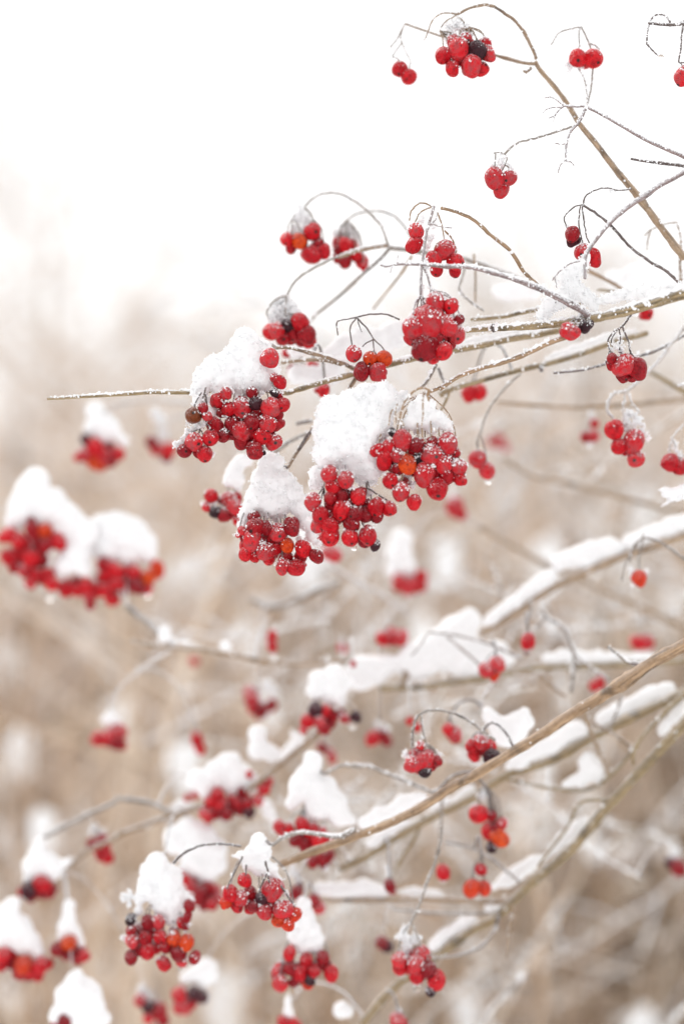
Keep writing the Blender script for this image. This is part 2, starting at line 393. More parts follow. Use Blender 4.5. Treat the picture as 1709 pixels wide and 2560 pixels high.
# ---------------------------------------------------------------- berry clusters
BERRY_ME = {}
def berry_meshes():
    for sharp, (V, F) in (('hi', IS3), ('lo', IS2)):
        for k in range(9):
            v = V.copy(); r_ = np.random.default_rng(40 + k)
            lump = sum(a * np.sin(v @ d * f + ph) for a, d, f, ph in [(r_.uniform(.02, .06), r_.normal(size=3), r_.uniform(1, 2.2), r_.uniform(0, 6)) for _ in range(4)])
            v = v * (1 + lump)[:, None] * np.array([1, 1, r_.uniform(1.02, 1.14)])
            if k % 2:                                                     # slightly shrivelled: a shallow crease down one side
                d = np.array([r_.uniform(-.4, .4), -1, .1]); d /= np.linalg.norm(d)
                v -= d * (0.22 * np.exp(-((v @ np.array([1, 0, 0.2])) / .22) ** 2) * np.clip(v @ d, 0, 1))[:, None]
            if k % 3 == 0:                                                    # dented, sunken skin
                for _ in range(3):
                    d = r_.normal(size=3); d /= np.linalg.norm(d); v *= (1 - .13 * np.exp(-((1 - v @ d / np.linalg.norm(v, axis=1)) / .16) ** 2))[:, None]
            tip = v[:, 2] < -0.9; v[tip, 2] -= 0.05 * (1 + 0 * v[tip, 2])
            for kd, m in M_BERRY.items():
                mb = MB(); mb.add(v, F); BERRY_ME[(sharp, k, kd)] = mb.mesh('berry', m)
berry_meshes()
dm = MB(); dv = IS2[0].copy(); dv[:, 2] *= np.where(dv[:, 2] > 0, 1.35, 0.95); dm.add(dv, IS2[1]); DROP_ME = dm.mesh('water_drop', M_WATER)

def cl(label, z, D, berries, hub=None, stalks=(), cap=None, cap_label=None, tuft=(), drops=(), ped=True, frost=None, sw=5.0,
       bark='dark', pedbark='grey', back=0.35, fill=True, fr_t=0.6, stalk_frost=None, r_k=1.15, front=0.55):
    s = ZN[z][2]; q = 'hi' if abs(D - FOCUS) / D < 0.09 else 'lo'
    B = []
    rs = []
    for b in berries:
        x, y, r = b[:3]; kd = b[3] if len(b) > 3 else 'r'; rs.append(r)
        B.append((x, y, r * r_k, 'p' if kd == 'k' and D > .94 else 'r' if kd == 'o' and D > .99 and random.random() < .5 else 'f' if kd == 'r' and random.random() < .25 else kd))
    xs = [b[0] for b in B]; ys = [b[1] for b in B]; rm = float(np.median(rs))
    if fill and len(B) >= 7:
        for i in range(len(B) // 2):
            a, b = random.sample(B, 2); B.append(((a[0] + b[0]) / 2, (a[1] + b[1]) / 2, rm * .85, random.choice('rdd')))
    spread = min(4, math.sqrt(len(B))) * rm / s * K * D * front
    placed = []
    for x, y, r, kd in B:
        sx, sy = src(z, x, y); d = D - spread * 0.5; rr = r / s * K * D
        while True:
            p = world(sx, sy, d)
            if all(np.linalg.norm(p - p2) > 0.70 * (rr + r2) for p2, r2, _ in placed): break
            d += 0.0006
        placed.append((p, rr, kd))
    if hub is None: hub = (float(np.mean(xs)), min(ys) - 2.0 * rm)
    hs_ = src(z, *hub); H = world(hs_[0], hs_[1], D + (0.013 if cap else 0.0))
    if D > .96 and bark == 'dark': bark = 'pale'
    e = obj('berry_cluster', None, None, H); tag(e, label, 'berry cluster', 'berry clusters hanging on the bush')
    for p, rr, kd in placed:
        o = obj('berry', BERRY_ME[(q, random.randrange(9), kd)], e, p - H)
        rs_ = rr * random.uniform(.90, 1.06); o.scale = (rs_, rs_, rs_ * random.uniform(.94, 1.10))
        o.rotation_euler = (random.gauss(0.35, .45), random.gauss(0, .45), random.uniform(0, 6.28))
        if random.random() < 0.5: o.rotation_euler = (random.gauss(-.8, .4), random.gauss(0, .5), random.uniform(-.6, .6))
    # stalk: drawn shoots plus a fine pedicel to every berry
    SP = []; mb = MB(); fr = MB(); sf = (1.6 if q == 'hi' else 0.7) if stalk_frost is None else stalk_frost
    for st in stalks:
        zz, arr = st[0], st[1]; wz = st[2] if len(st) > 2 else sw; dD = st[3] if len(st) > 3 else (0, 0)
        pp = pts(zz, *arr); X, R = path3(pp, (D + dD[0], D + dD[1]), (wz, wz * .8)); P, r = catmull(X, R, 0.0025); SP.append(P)
        P[1:-1] += rng.normal(0, .00012, P[1:-1].shape); tube(mb, P, r * (1 + rng.normal(0, .08, len(r))), 7)
        if sf: frost_on(fr, P, r, sf, 0.00022, 0.0005, 1.4)
    for p, rr, kd in placed:
        if cap and random.random() < .68: continue
        top = p + np.array([0, 0, rr * .92]); H0 = H
        if SP and not cap:
            A = np.vstack(SP); dd_ = np.linalg.norm(A - top, axis=1) + np.where(A[:, 2] < top[2], 1.0, 0); H = A[np.argmin(dd_)] if dd_.min() < 1 else H
        m = (H + top) / 2 + np.array([(top[0] - H[0]) * .25, 0, abs(top[2] - H[2]) * .12])
        P, r = catmull([H, m, top], [.00045, .0004, .0004], 0.003); tube(mb, P, r, 5)
        if sf and q == 'hi': frost_on(fr, P, r, sf * .5, 0.0002, 0.00045, 1.6)
        H = H0
    if ped and BPTS:
        A = np.vstack(BPTS); d = A - H; dist = np.sqrt((d[:, 0]) ** 2 + (d[:, 1] * .8) ** 2 + d[:, 2] ** 2) + np.where(d[:, 2] < 0, -d[:, 2] * .8, 0)
        Q = A[np.argmin(dist)]; L = np.linalg.norm(Q - H)
        up = np.array([0, 0, min(.02, L * .3)])
        P, r = catmull([H, H * .7 + Q * .3 + up, H * .3 + Q * .7 + up * .9, Q], np.array([.0007, .0008, .0009, .001]) * (.6 if L > .07 else 1), 0.004); mb2 = None; tube(mb, P, r, 6)
        if sf: frost_on(fr, P, r, sf, 0.00025, 0.0005, 1.2)
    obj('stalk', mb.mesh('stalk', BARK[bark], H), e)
    # hoarfrost sitting on the berries
    fk = (17 if q == 'hi' else 6) if frost is None else frost
    for p, rr, kd in placed:
        n = int(fk * (2.2 if kd in 'fk' else .6)); v = rng.normal(size=(n, 3)); v[:, 2] = np.abs(v[:, 2]) + .15; v[:, 1] -= .3
        v /= np.linalg.norm(v, axis=1)[:, None]; g = rng.uniform(.00016, .00042, n) * (1.35 if kd == 'f' else 1)
        grains(fr, p + v * (rr * 1.01), g)
    if cap and q == 'hi':                                        # crumbs of snow sifted down between the berries
        for p, rr, kd in random.sample(placed, min(len(placed), 16)):
            c = p + np.array([rng.uniform(-.9, .9) * rr, -rr * rng.uniform(.1, .6), rr * rng.uniform(.5, .95)]); n = int(rng.integers(8, 40))
            grains(fr, c + rng.normal(0, 1, (n, 3)) * np.array([.0011, .0008, .0007]), rng.uniform(.0002, .0006, n))
    if tuft:                                                     # loose icy fluff caught between the stalks
        L = [(world(*src(z, b[0], b[1]), D + b[2] / s * K * D * .5), b[2] / s * K * D) for b in tuft]
        for c, r in L:
            n = int(900 * fr_t * (r / 0.006) ** 2) + 20; cc = c + rng.normal(0, .5, (7, 3)) * r * np.array([.8, .8, 1.1]); w_ = rng.integers(0, 7, n)
            grains(fr, cc[w_] + rng.normal(0, 1, (n, 3)) * (r * rng.uniform(.18, .42, 7))[w_][:, None], rng.uniform(.00025, .00075, n))
    if fr.n: obj('frost', fr.mesh('frost', M_FROST, H, False), e)
    for x, y, r in drops:
        rr = r / s * K * D; o = obj('water_drop', DROP_ME, e, world(*src(z, x, y), D) - H); o.scale = (rr, rr, rr)
    if cap: snow_thing('snow_heap', cap_label, 'snow heap', z, D, cap, back, 'snow caps lying on berry clusters')
    return e
def ridge(label, z, D, lines, back=0.5, dd=0.0):
    """a thick line of snow lying along a branch: lines of (x, y, r) joined up"""
    bl = []
    for ln in lines:
        for a, b in zip(ln[:-1], ln[1:]):
            d = math.dist(a[:2], b[:2]); k = max(1, int(d / (0.55 * min(a[2], b[2]))))
            for i in range(k):
                t = i / k; r = (a[2] * (1 - t) + b[2] * t) * random.uniform(.82, 1.15)
                bl.append((a[0] * (1 - t) + b[0] * t, a[1] * (1 - t) + b[1] * t + random.uniform(-.12, .12) * r, r))
        bl.append(ln[-1])
    return snow_thing('snow_ridge', label, 'snow', z, D, bl, back, 'snow lying along branches', dd)

# ================================================================= THE SETTING
def ground_mesh():
    ys = np.concatenate([np.linspace(-6, 14, 60), np.linspace(15, 400, 40)]); xs = np.concatenate([-np.linspace(300, 9, 25), np.linspace(-8, 8, 60), np.linspace(9, 300, 25)])
    X, Y = np.meshgrid(xs, ys); Z = .04 * np.sin(X * 1.7 + .6) * np.cos(Y * 1.3) + .03 * np.sin(X * 3.1 + Y * 2.3) + .012 * np.sin(X * 7 - Y * 5)
    Z = Z + np.clip(Y - 20, 0, None) * .004
    nx, ny = len(xs), len(ys); i = (np.arange(ny - 1)[:, None] * nx + np.arange(nx - 1)[None]).ravel()
    mb = MB(); mb.add(np.stack([X, Y, Z], -1).reshape(-1, 3), None, np.stack([i, i + 1, i + nx + 1, i + nx], 1)); return mb
M_GROUND = snow_material('snow_ground', (0.86, 0.865, 0.88))
tag(obj('snowy_ground', ground_mesh().mesh('snowy_ground', M_GROUND)), 'snow covered ground under the dry brushwood', 'ground', kind='structure')

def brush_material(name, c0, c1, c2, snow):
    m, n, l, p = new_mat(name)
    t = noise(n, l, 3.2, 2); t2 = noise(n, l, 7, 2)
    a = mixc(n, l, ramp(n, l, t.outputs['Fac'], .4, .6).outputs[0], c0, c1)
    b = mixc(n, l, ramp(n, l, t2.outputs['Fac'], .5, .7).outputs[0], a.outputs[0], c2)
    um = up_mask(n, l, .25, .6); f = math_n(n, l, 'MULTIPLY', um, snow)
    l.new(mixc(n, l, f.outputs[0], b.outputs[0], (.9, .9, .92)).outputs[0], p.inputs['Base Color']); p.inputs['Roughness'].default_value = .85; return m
M_BRUSH = brush_material('dry_brush', (.70, .49, .335), (.82, .635, .475), (.51, .345, .215), .85)
M_BRUSH2 = brush_material('dark_brush', (.20, .14, .085), (.31, .22, .145), (.14, .105, .06), .3)  # dark brown stems, a colour of their own
M_STRAW = brush_material('pale_straw', (.82, .665, .505), (.88, .745, .60), (.69, .525, .38), .8)
M_BROWN = brush_material('brown_stems', (.48, .325, .205), (.58, .41, .28), (.34, .225, .135), .65)
M_TREE = brush_material('tree_bark', (.54, .47, .41), (.60, .53, .47), (.44, .37, .31), .9)

def fast_tubes(mb, A, B, r0, r1, mat=0):
    """many straight three-sided twigs from A to B"""
    A = np.asarray(A); B = np.asarray(B); n = len(A); T = B - A; T = T / (np.linalg.norm(T, axis=1)[:, None] + 1e-9)
    ref = np.where(np.abs(T[:, 2:3]) < .9, np.array([[0, 0, 1.]]), np.array([[1., 0, 0]])); u = np.cross(T, ref); u /= np.linalg.norm(u, axis=1)[:, None]; w = np.cross(T, u)
    ph = rng.uniform(0, 6.28, n); V = []
    for c, r in ((A, r0), (B, r1)):
        for k in range(3):
            a = ph + k * 2.094; V.append(c + u * (np.cos(a) * r)[:, None] + w * (np.sin(a) * r)[:, None])
    V = np.stack(V, 1).reshape(-1, 3); b = (np.arange(n) * 6)[:, None]
    mb.add(V, None, np.concatenate([b + np.array([[k, (k + 1) % 3, 3 + (k + 1) % 3, 3 + k]]) for k in range(3)]), mat)

def thicket(name, label, xr, yr, n, hmin, hmax, lean, mat, thick, twn, snowk, seed, hfun=None, cs=11):
    global rng; keep = rng; rng = np.random.default_rng(seed); mb = MB()
    ncl = n // cs; ci = rng.integers(0, ncl, n); x = rng.uniform(*xr, ncl)[ci] + rng.normal(0, .065, n); y = rng.uniform(*yr, ncl)[ci] + rng.normal(0, .11, n); h = rng.uniform(hmin, hmax, n) * (1 if hfun is None else hfun(x, y))
    A = np.stack([x, y, np.full(n, -.1)], 1); d = np.stack([rng.normal(lean, .22, n), rng.normal(0, .2, n), np.ones(n)], 1)
    mcl = rng.integers(0, 3, ncl)[ci]; prev = A; t0 = thick * rng.uniform(.6, 1.5, n)
    def ft(a, b, r0, r1):
        for q_ in range(3):
            sl_ = mcl == q_; fast_tubes(mb, a[sl_], b[sl_], r0[sl_], r1[sl_], q_)
    for k in range(4):
        d2 = d + rng.normal(0, .16, (n, 3)) * np.array([1, 1, .2]); nxt = prev + d2 * (h / 4)[:, None]
        ft(prev, nxt, t0 * (1 - .22 * k), t0 * (1 - .22 * (k + 1)))
        if k > 0:
            for j in range(twn):
                f = rng.uniform(0, 1, n)[:, None]; s = prev * (1 - f) + nxt * f; v = np.stack([rng.normal(lean, .75, n), rng.normal(0, .7, n), rng.uniform(.1, 1.1, n)], 1)
                ln = rng.uniform(.12, .5, n)[:, None]; e = s + v * ln; ft(s, e, t0 * .42, t0 * .2)
                e2 = e + np.stack([rng.normal(lean * .5, .6, n), rng.normal(0, .6, n), rng.uniform(-.2, .9, n)], 1) * ln * .6; ft(e, e2, t0 * .25, t0 * .12)
                if snowk:
                    sel = rng.uniform(size=n) < snowk; c = e[sel] * .5 + s[sel] * .5
                    V = ICO_V[None] * np.array([.8, .8, 1.5]) * rng.uniform(.010, .042, sel.sum())[:, None, None] * rng.uniform(.7, 1.3, (sel.sum(), 12, 1)) + c[:, None, :]
                    mb.add(V.reshape(-1, 3), (ICO_F[None] + (np.arange(sel.sum()) * 12)[:, None, None]).reshape(-1, 3), None, 3)
        prev = nxt
    rng = keep
    return tag(obj(name, mb.mesh(name, list(mat) + [M_SNOW], smooth=False)), label, 'brushwood', kind='stuff')
side = lambda x, y: np.clip(1.0 - .03 * (x + .6) ** 2, .55, 1.1)
thicket('dry_brushwood', 'tan mass of dry snow dusted brushwood behind the bush', (-4.5, 4.5), (2.9, 8.5), 2300, 1.15, 2.15, -.05, (M_BRUSH, M_STRAW, M_BROWN), .0065, 3, .17, 11)
thicket('far_brushwood', 'pale thin brushwood farther off, fading into the white sky', (-8, 8), (9, 15), 800, 1.5, 3.2, .0, (M_TREE, M_STRAW, M_TREE), .007, 3, .05, 13)
thicket('dry_grass', 'low tan dry grass and stems in front of the brushwood', (-3.5, .45), (2.7, 4.4), 1500, .3, .85, .05, (M_BRUSH, M_STRAW, M_BROWN), .005, 2, .03, 14)
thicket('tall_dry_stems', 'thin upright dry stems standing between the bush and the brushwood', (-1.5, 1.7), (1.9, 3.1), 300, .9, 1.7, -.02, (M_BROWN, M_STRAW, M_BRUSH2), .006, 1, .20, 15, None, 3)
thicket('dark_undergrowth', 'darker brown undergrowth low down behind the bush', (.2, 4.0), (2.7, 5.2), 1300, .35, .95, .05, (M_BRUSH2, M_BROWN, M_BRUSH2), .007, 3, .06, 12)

def sapling(x, y, h, r, lean):
    e = obj('sapling', None, None, (x, y, 0)); tag(e, 'slim bare sapling, a soft upright streak in the brushwood', 'sapling', 'slim saplings in the brushwood')
    tm = MB(); P, R = catmull([(0, 0, -.1), (lean * .4, 0, h * .35), (lean * .7, .03, h * .7), (lean, 0, h)], [r, r * .8, r * .55, r * .15], .12); tube(tm, P, R, 7); obj('trunk', tm.mesh('trunk', M_SAP), e)
    n = 26; t = rng.uniform(.25, .98, n) * h; a = np.stack([np.interp(t, P[:, 2], P[:, k]) for k in (0, 1)] + [t], 1); v = np.stack([rng.normal(0, .3, n), rng.normal(0, .3, n), rng.uniform(.15, .6, n)], 1) * (1.2 - t / h)[:, None]
    cm = MB(); fast_tubes(cm, a, a + v, np.full(n, r * .3), np.full(n, r * .12)); obj('crown', cm.mesh('twigs', M_SAP, smooth=False), e)
M_SAP = brush_material('sapling_bark', (.18, .14, .11), (.25, .20, .16), (.13, .10, .07), .2)
for sx, y, h, r, ln in [(1445, 4.6, 2.0, .026, .05), (1130, 5.4, 1.75, .02, -.1), (560, 4.9, 1.7, .02, .06), (345, 4.2, 1.5, .016, -.08), (215, 5.2, 1.8, .024, .04), (70, 4.6, 1.75, .022, -.03), (775, 4.8, 1.6, .018, .1), (1300, 5.8, 1.9, .022, -.05), (1620, 5.0, 1.9, .022, .03), (960, 4.3, 1.35, .015, .07)]:
    sapling((sx - 854.5) * K * y, y, h, r, ln)
M_LIGHT_SPOT = brush_material('painted_light_spot', (.86, .78, .62), (.90, .84, .70), (.80, .70, .54), .5)
lm = MB()  # added lumps whose cream colour imitates blurred sky light between the stems
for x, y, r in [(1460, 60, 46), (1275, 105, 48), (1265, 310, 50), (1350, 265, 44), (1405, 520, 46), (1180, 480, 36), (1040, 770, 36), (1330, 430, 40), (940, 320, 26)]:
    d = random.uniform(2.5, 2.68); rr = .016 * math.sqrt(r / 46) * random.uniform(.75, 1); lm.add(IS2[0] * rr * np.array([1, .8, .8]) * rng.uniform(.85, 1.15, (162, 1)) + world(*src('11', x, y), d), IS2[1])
tag(obj('light_spot_lumps', lm.mesh('light_spot_lumps', M_LIGHT_SPOT)), 'pale cream lumps standing in for round spots of light in the lower right', 'light spot lumps', kind='stuff')
def bare_tree(label, x, y, h, r, spread, seed, levels=4, name='bare_tree', nb=46):
    global rng; keep = rng; rng = np.random.default_rng(seed); e = obj(name, None, None, (x, y, 0)); tag(e, label, 'tree', 'bare trees beyond the brushwood')
    tm = MB(); P, R = catmull([(0, 0, -.1), (.05 * h * .3, 0, h * .3), (-.02 * h, .02 * h, h * .6), (.01 * h, 0, h)], [r, r * .75, r * .5, r * .1], .3); tube(tm, P, R, 8)
    obj('trunk', tm.mesh('trunk', M_TREE), e)
    cm = MB(); n = nb; t = rng.uniform(.22, .98, n); s = np.stack([np.interp(t * h, P[:, 2], P[:, k]) for k in range(3)], 1)
    a = rng.uniform(0, 6.28, n); ln = h * spread * (1.15 - t) * rng.uniform(.6, 1.2, n)
    v = np.stack([np.cos(a) * ln, np.sin(a) * ln, ln * rng.uniform(.7, 1.6, n)], 1); rr = r * .35 * (1.1 - t)
    lv = [(s, s + v, rr)]
    fast_tubes(cm, s, s + v, rr, rr * .5)
    for k in range(levels - 1):
        s0, e0, r0 = lv[-1]; m = 4; f = rng.uniform(.25, 1, (len(s0), m))
        st = (s0[:, None] * (1 - f[..., None]) + e0[:, None] * f[..., None]).reshape(-1, 3); L = np.repeat(np.linalg.norm(e0 - s0, axis=1), m) * rng.uniform(.35, .6, len(st))
        dirn = np.repeat((e0 - s0) / (np.linalg.norm(e0 - s0, axis=1)[:, None] + 1e-9), m, 0) + rng.normal(0, .55, (len(st), 3)); en = st + dirn * L[:, None]
        r1 = np.maximum(np.repeat(r0, m) * .42, .0022); fast_tubes(cm, st, en, r1, r1 * .5); lv.append((st, en, r1))
        if len(st) > 3000: break
    obj('crown', cm.mesh('crown', M_TREE, smooth=False), e); rng = keep; return e
bare_tree('tall slender bare tree standing pale against the white sky', -2.0, 10.0, 4.4, .05, .34, 31, nb=34)
bare_tree('young bare tree right of the tall slender one at the left', -1.95, 14.5, 3.3, .045, .27, 27)
bare_tree('low bare tree just behind the top edge of the tan brushwood', -.9, 13.0, 3.0, .05, .2, 22)
bare_tree('bare tree behind the snowy upper branches, very faint', 1.5, 15.0, 4.2, .06, .2, 23)
bare_tree('wide faint bare tree standing behind the upper right branches', 3.1, 16.0, 4.4, .07, .22, 24)
bare_tree('smallest bare tree, a grey haze above the brushwood in the middle', .35, 17.0, 3.5, .05, .22, 25)

# ================================================================= BRANCHES OF THE BUSH
branch('smooth tan branch slanting steeply from the top right down to the right edge', 'tan',
       pts('1', 1568, 1250, 1450, 1090, 1350, 950, 1240, 830, 1130, 690, 1060, 600, 1010, 520, 950, 440, 870, 340, 848, 300), (20, 11), (.84, .86), .25,
       [(pts('1', 850, 310, 790, 305, 700, 280, 600, 250, 480, 215, 400, 180, 300, 145, 215, 115), (9, 5), (.86, .875), 'brown', .3),
        (pts('1', 825, 330, 805, 350, 790, 345), (9, 6), (.858, .855), 'brown', 1.5)])
branch('thin purplish frosted shoot with two bare forked tips near the steep tan branch', 'purple',
       pts('1', 1590, 770, 1480, 720, 1370, 670, 1230, 590, 1100, 520, 1060, 517, 980, 515), (11, 4), (.82, .83), 1.3,
       [(pts('1', 985, 515, 960, 535, 940, 560, 912, 572), (4, 3), (.83, .83)), (pts('1', 985, 513, 950, 485, 920, 470, 885, 477), (4, 2.5), (.83, .835)),
        (pts('1', 978, 520, 940, 520, 905, 528, 885, 545), (3.5, 2.5), (.83, .83)), (pts('1', 945, 555, 938, 570, 935, 588), (3, 2), (.83, .83)),
        (pts('1', 1092, 522, 1060, 590, 1010, 650, 993, 740, 1000, 785), (9, 4), (.825, .82)), (pts('1', 1000, 692, 975, 700, 943, 693), (3.5, 2.5), (.82, .82)),
        (pts('1', 992, 775, 968, 800, 957, 838), (3.5, 2.5), (.82, .82)), (pts('1', 995, 782, 1018, 783, 1035, 803), (3.5, 2.5), (.82, .82))])
branch('frosted greyish branch crossing in front of the steep tan branch', 'purple',
       pts('1', 1600, 800, 1568, 830, 1450, 900, 1380, 950, 1290, 1010, 1200, 1090, 1110, 1210, 1090, 1260, 1088, 1350), (15, 8), (.80, .80), 1.2,
       [(pts('1', 1568, 805, 1540, 800, 1400, 783, 1310, 770), (9, 6), (.81, .82), 'dark', 1.6), (pts('1', 1062, 1265, 1010, 1280, 960, 1320, 930, 1357), (4, 4), (.8, .8)),
        (pts('3', 735, 235, 742, 275, 748, 305), (4, 3), (.8, .8))])
branch('thick frosted main branch carrying loose snow, reaching in from the right edge', 'olive',
       pts('3', 1640, 330, 1568, 350, 1400, 400, 1250, 440, 1100, 480, 950, 510, 800, 530, 600, 548, 400, 565, 200, 582, 140, 592), (29, 11), (.79, .82), 1.6,
       [(pts('3', 340, 545, 335, 570, 350, 585), (13, 12), (.81, .81), 'dark', 4.0)], lump=.12, frost_r=(.0003, .0011))
branch('purplish twig white with rime, ending in a frosted tip above the red berries', 'purple',
       pts('3', 950, 485, 925, 460, 860, 420, 720, 350, 560, 280, 380, 220, 200, 180, 0, 173) + pts('2', 980, 580, 870, 578, 800, 590, 775, 580), (18, 5), (.80, .795), 1.8,
       [(pts('3', 870, 440, 850, 410, 845, 395), (6, 5), (.8, .797), 'dark', 1), (pts('3', 755, 365, 745, 390, 740, 405), (4, 3), (.8, .8), 'dark'),
        (pts('2', 870, 578, 868, 550, 875, 525), (3, 2.5), (.795, .795)), (pts('2', 850, 580, 835, 600, 830, 625), (3, 2), (.795, .795))])
branch('reddish brown frosted stem running down left to the snowy hanging bunch', 'rust',
       pts('3', 940, 520, 905, 560, 840, 610, 700, 660, 560, 730, 410, 790, 260, 830, 120, 880, 0, 960) + pts('4', 1300, 310, 1245, 330), (13, 9), (.80, .815), 1.5)
branch('olive branch rough with rime, ending in a long thin twig reaching far left', 'olive',
       pts('3', 780, 575, 600, 612, 420, 643, 300, 672, 100, 710) + pts('2', 1220, 1050, 1000, 1092, 830, 1130, 600, 1190, 450, 1230, 300, 1270, 260, 1285) + pts('4', 450, 325, 200, 330, 100, 332)
       + pts('5', 1390, 242, 1250, 243, 1090, 245, 850, 255, 600, 265, 480, 278, 350, 285), (18, 7), (.87, .81), 1.4,
       [(pts('2', 640, 1160, 590, 1135, 500, 1100, 400, 1070, 270, 1040, 200, 1040), (13, 7), (.85, .84), 'brown', 1.5),
        (pts('2', 560, 1130, 450, 1108, 330, 1108, 230, 1122), (10, 8), (.85, .86), 'brown', .8), (pts('2', 650, 1190, 625, 1230, 605, 1262), (12, 12), (.85, .85), 'brown', .5)])
branch('smooth olive tan branch just below the rime covered one', 'olive',
       pts('3', 1330, 600, 1200, 632, 1060, 680, 900, 735, 700, 795, 500, 843, 300, 892, 100, 950, 0, 990) + pts('4', 1300, 350), (15, 12), (.90, .88), .35,
       [(pts('3', 645, 805, 650, 840), (10, 11), (.89, .885), 'dark', .3), (pts('3', 60, 970, 30, 1040, 0, 1100), (8, 6), (.88, .88), 'olive', .3)])
branch('short frosted branch stub behind the thick main branch', 'olive', pts('3', 1200, 370, 1000, 395, 800, 420, 640, 445, 500, 475, 400, 500, 200, 512), (11, 10), (.87, .86), 1.4)
branch('thin dark twig ending blunt under the hanging dark red berries', 'dark', pts('3', 1640, 575, 1568, 612, 1400, 705, 1280, 748, 1060, 802, 900, 840, 730, 856), (7, 6), (.88, .86), .8)
branch('blurred tan twig lying level behind the two bright berries', 'tan', pts('3', 1640, 1010, 1568, 1020, 1400, 1040, 1200, 1060, 1000, 1070, 860, 1082, 600, 1060, 370, 1040), (15, 10), (1.02, 1.0), .2)
branch('blurred olive branch end at the right edge below the thin dark twig', 'olive', pts('3', 1640, 1010, 1568, 970, 1450, 905, 1350, 850), (17, 12), (.97, .98), .2)
branch('strongly blurred tan twig slanting down to the right edge behind hanging berries', 'tan', pts('3', 1640, 1775, 1568, 1760, 1300, 1692, 1100, 1632, 850, 1572, 600, 1520, 400, 1400), (15, 9), (1.12, 1.1), .2)
branch('long blurred snow laden branch rising right above the level snowy branch', 'tan', pts('6', 1640, 140, 1568, 170, 1300, 262, 1150, 322, 1000, 392, 880, 462, 700, 582, 590, 640), (24, 14), (1.0, 1.0), .2)
branch('blurred level branch under the deepest bank of snow', 'olive', pts('6', 1640, 765, 1568, 772, 1400, 792, 1200, 802, 1000, 808, 860, 814, 700, 842, 480, 877, 300, 902, 100, 912), (15, 17), (1.02, 1.02), .2,
       [(pts('6', 225, 830, 215, 870, 190, 905), (18, 14), (1.02, 1.02), 'brown', .2)])
branch('long bare rust brown branch rising across the lower right, free of snow', 'rust',
       pts('6', 1640, 655, 1568, 702, 1400, 795, 1300, 865, 1150, 965, 1000, 1055, 850, 1155, 700, 1245, 550, 1335) + pts('10', 500, 492, 400, 562, 250, 642, 100, 702) + pts('9', 1437, 280, 1250, 345, 1050, 420), (33, 19), (.86, .89), .06,
       [(pts('6', 1355, 805, 1290, 785, 1240, 745, 1200, 712), (8, 7), (.88, .89), 'grey', 1.2), (pts('6', 1320, 790, 1355, 800, 1385, 800), (12, 9), (.88, .87), 'dark', 1),
        (pts('9', 1530, 190, 1430, 240, 1280, 222, 1170, 215, 1070, 243, 990, 298), (12, 8), (.885, .88), 'grey', 1.6)])
branch('olive branch under a long fat strip of snow, right beneath the rust brown branch', 'olive',
       pts('6', 1640, 890, 1568, 925, 1480, 975, 1250, 1085, 1050, 1195, 900, 1275) + pts('10', 770, 425, 600, 535, 480, 592, 380, 645, 250, 722, 150, 790, 0, 860), (24, 20), (.96, .99), .2,
       [(pts('10', 380, 620, 340, 720, 280, 810, 230, 900), (10, 7), (.98, 1.0), 'olive', .3)])
branch('lowest long olive branch sweeping from the right edge down to the bottom', 'olive',
       pts('10', 1640, 120, 1568, 195, 1450, 322, 1330, 452, 1200, 602, 1100, 722, 1000, 822) + pts('11', 880, 260, 800, 335, 700, 425, 600, 485, 500, 555, 420, 615, 300, 705, 200, 795, 100, 910), (28, 20), (.94, .97), .3,
       [(pts('10', 1600, 30, 1568, 60, 1450, 180, 1345, 310, 1335, 385), (14, 10), (.95, .945), 'olive', .4), (pts('10', 1260, 545, 1100, 560, 1040, 660, 980, 740, 900, 850), (10, 6), (.95, .94), 'olive', .4),
        (pts('11', 820, 265, 700, 165, 600, 112, 480, 82), (9, 7), (.95, .97), 'grey', .8), (pts('11', 715, 470, 640, 560, 550, 600, 430, 612), (9, 7), (.95, .94), 'grey', .8),
        (pts('11', 790, 370, 770, 520, 756, 610), (8, 5), (.95, .95), 'tan', .4), (pts('11', 720, 420, 705, 480), (10, 7), (.95, .95), 'dark', .4)])
branch('level tan branch joining the lowest olive branch, a strip of snow along it', 'tan', pts('11', 760, 352, 720, 352, 600, 350, 400, 342, 200, 346, 0, 352, -120, 345), (15, 12), (.97, .99), .2,
       [(pts('11', 740, 395, 600, 408, 400, 405, 240, 388), (8, 6), (.97, .98), 'grey', 1)])
branch('pale blurred twig with small snow lumps lying level at the left', 'tan', pts('12', 1150, 605, 1000, 560, 850, 560) + pts('12', 600, 578, 400, 572, 170, 532, 0, 502) + pts('13', 1150, 582, 1000, 562, 850, 532), (14, 9), (1.03, 1.02), .6,
       [(pts('13', 1150, 575, 1030, 470, 930, 380, 830, 300), (13, 14), (1.03, 1.05), 'grey', .6), (pts('13', 1130, 585, 1000, 660, 880, 745, 780, 845, 720, 940), (8, 7), (1.03, 1.08), 'pale', .6)])
branch('blurred branch under the snow heaps at the lower left, forking twice', 'brown', pts('8', 1350, 570, 1130, 742, 980, 872, 880, 952, 760, 1015, 600, 1075, 380, 1132, 150, 1212, 0, 1262) + pts('7', 920, 760, 700, 865, 560, 962, 480, 1025), (16, 12), (.98, 1.03), .6,
       [(pts('8', 380, 1132, 300, 1110, 200, 1060, 0, 1040) + pts('7', 900, 500, 700, 580, 500, 680, 330, 770), (13, 12), (1.01, 1.03), 'grey', .6)])
branch('faint arched grey twig floating behind the middle of the bush', 'grey', pts('12', 780, 120, 750, 140, 650, 172, 530, 232, 400, 262, 290, 222), (15, 14), (1.12, 1.13), .8)
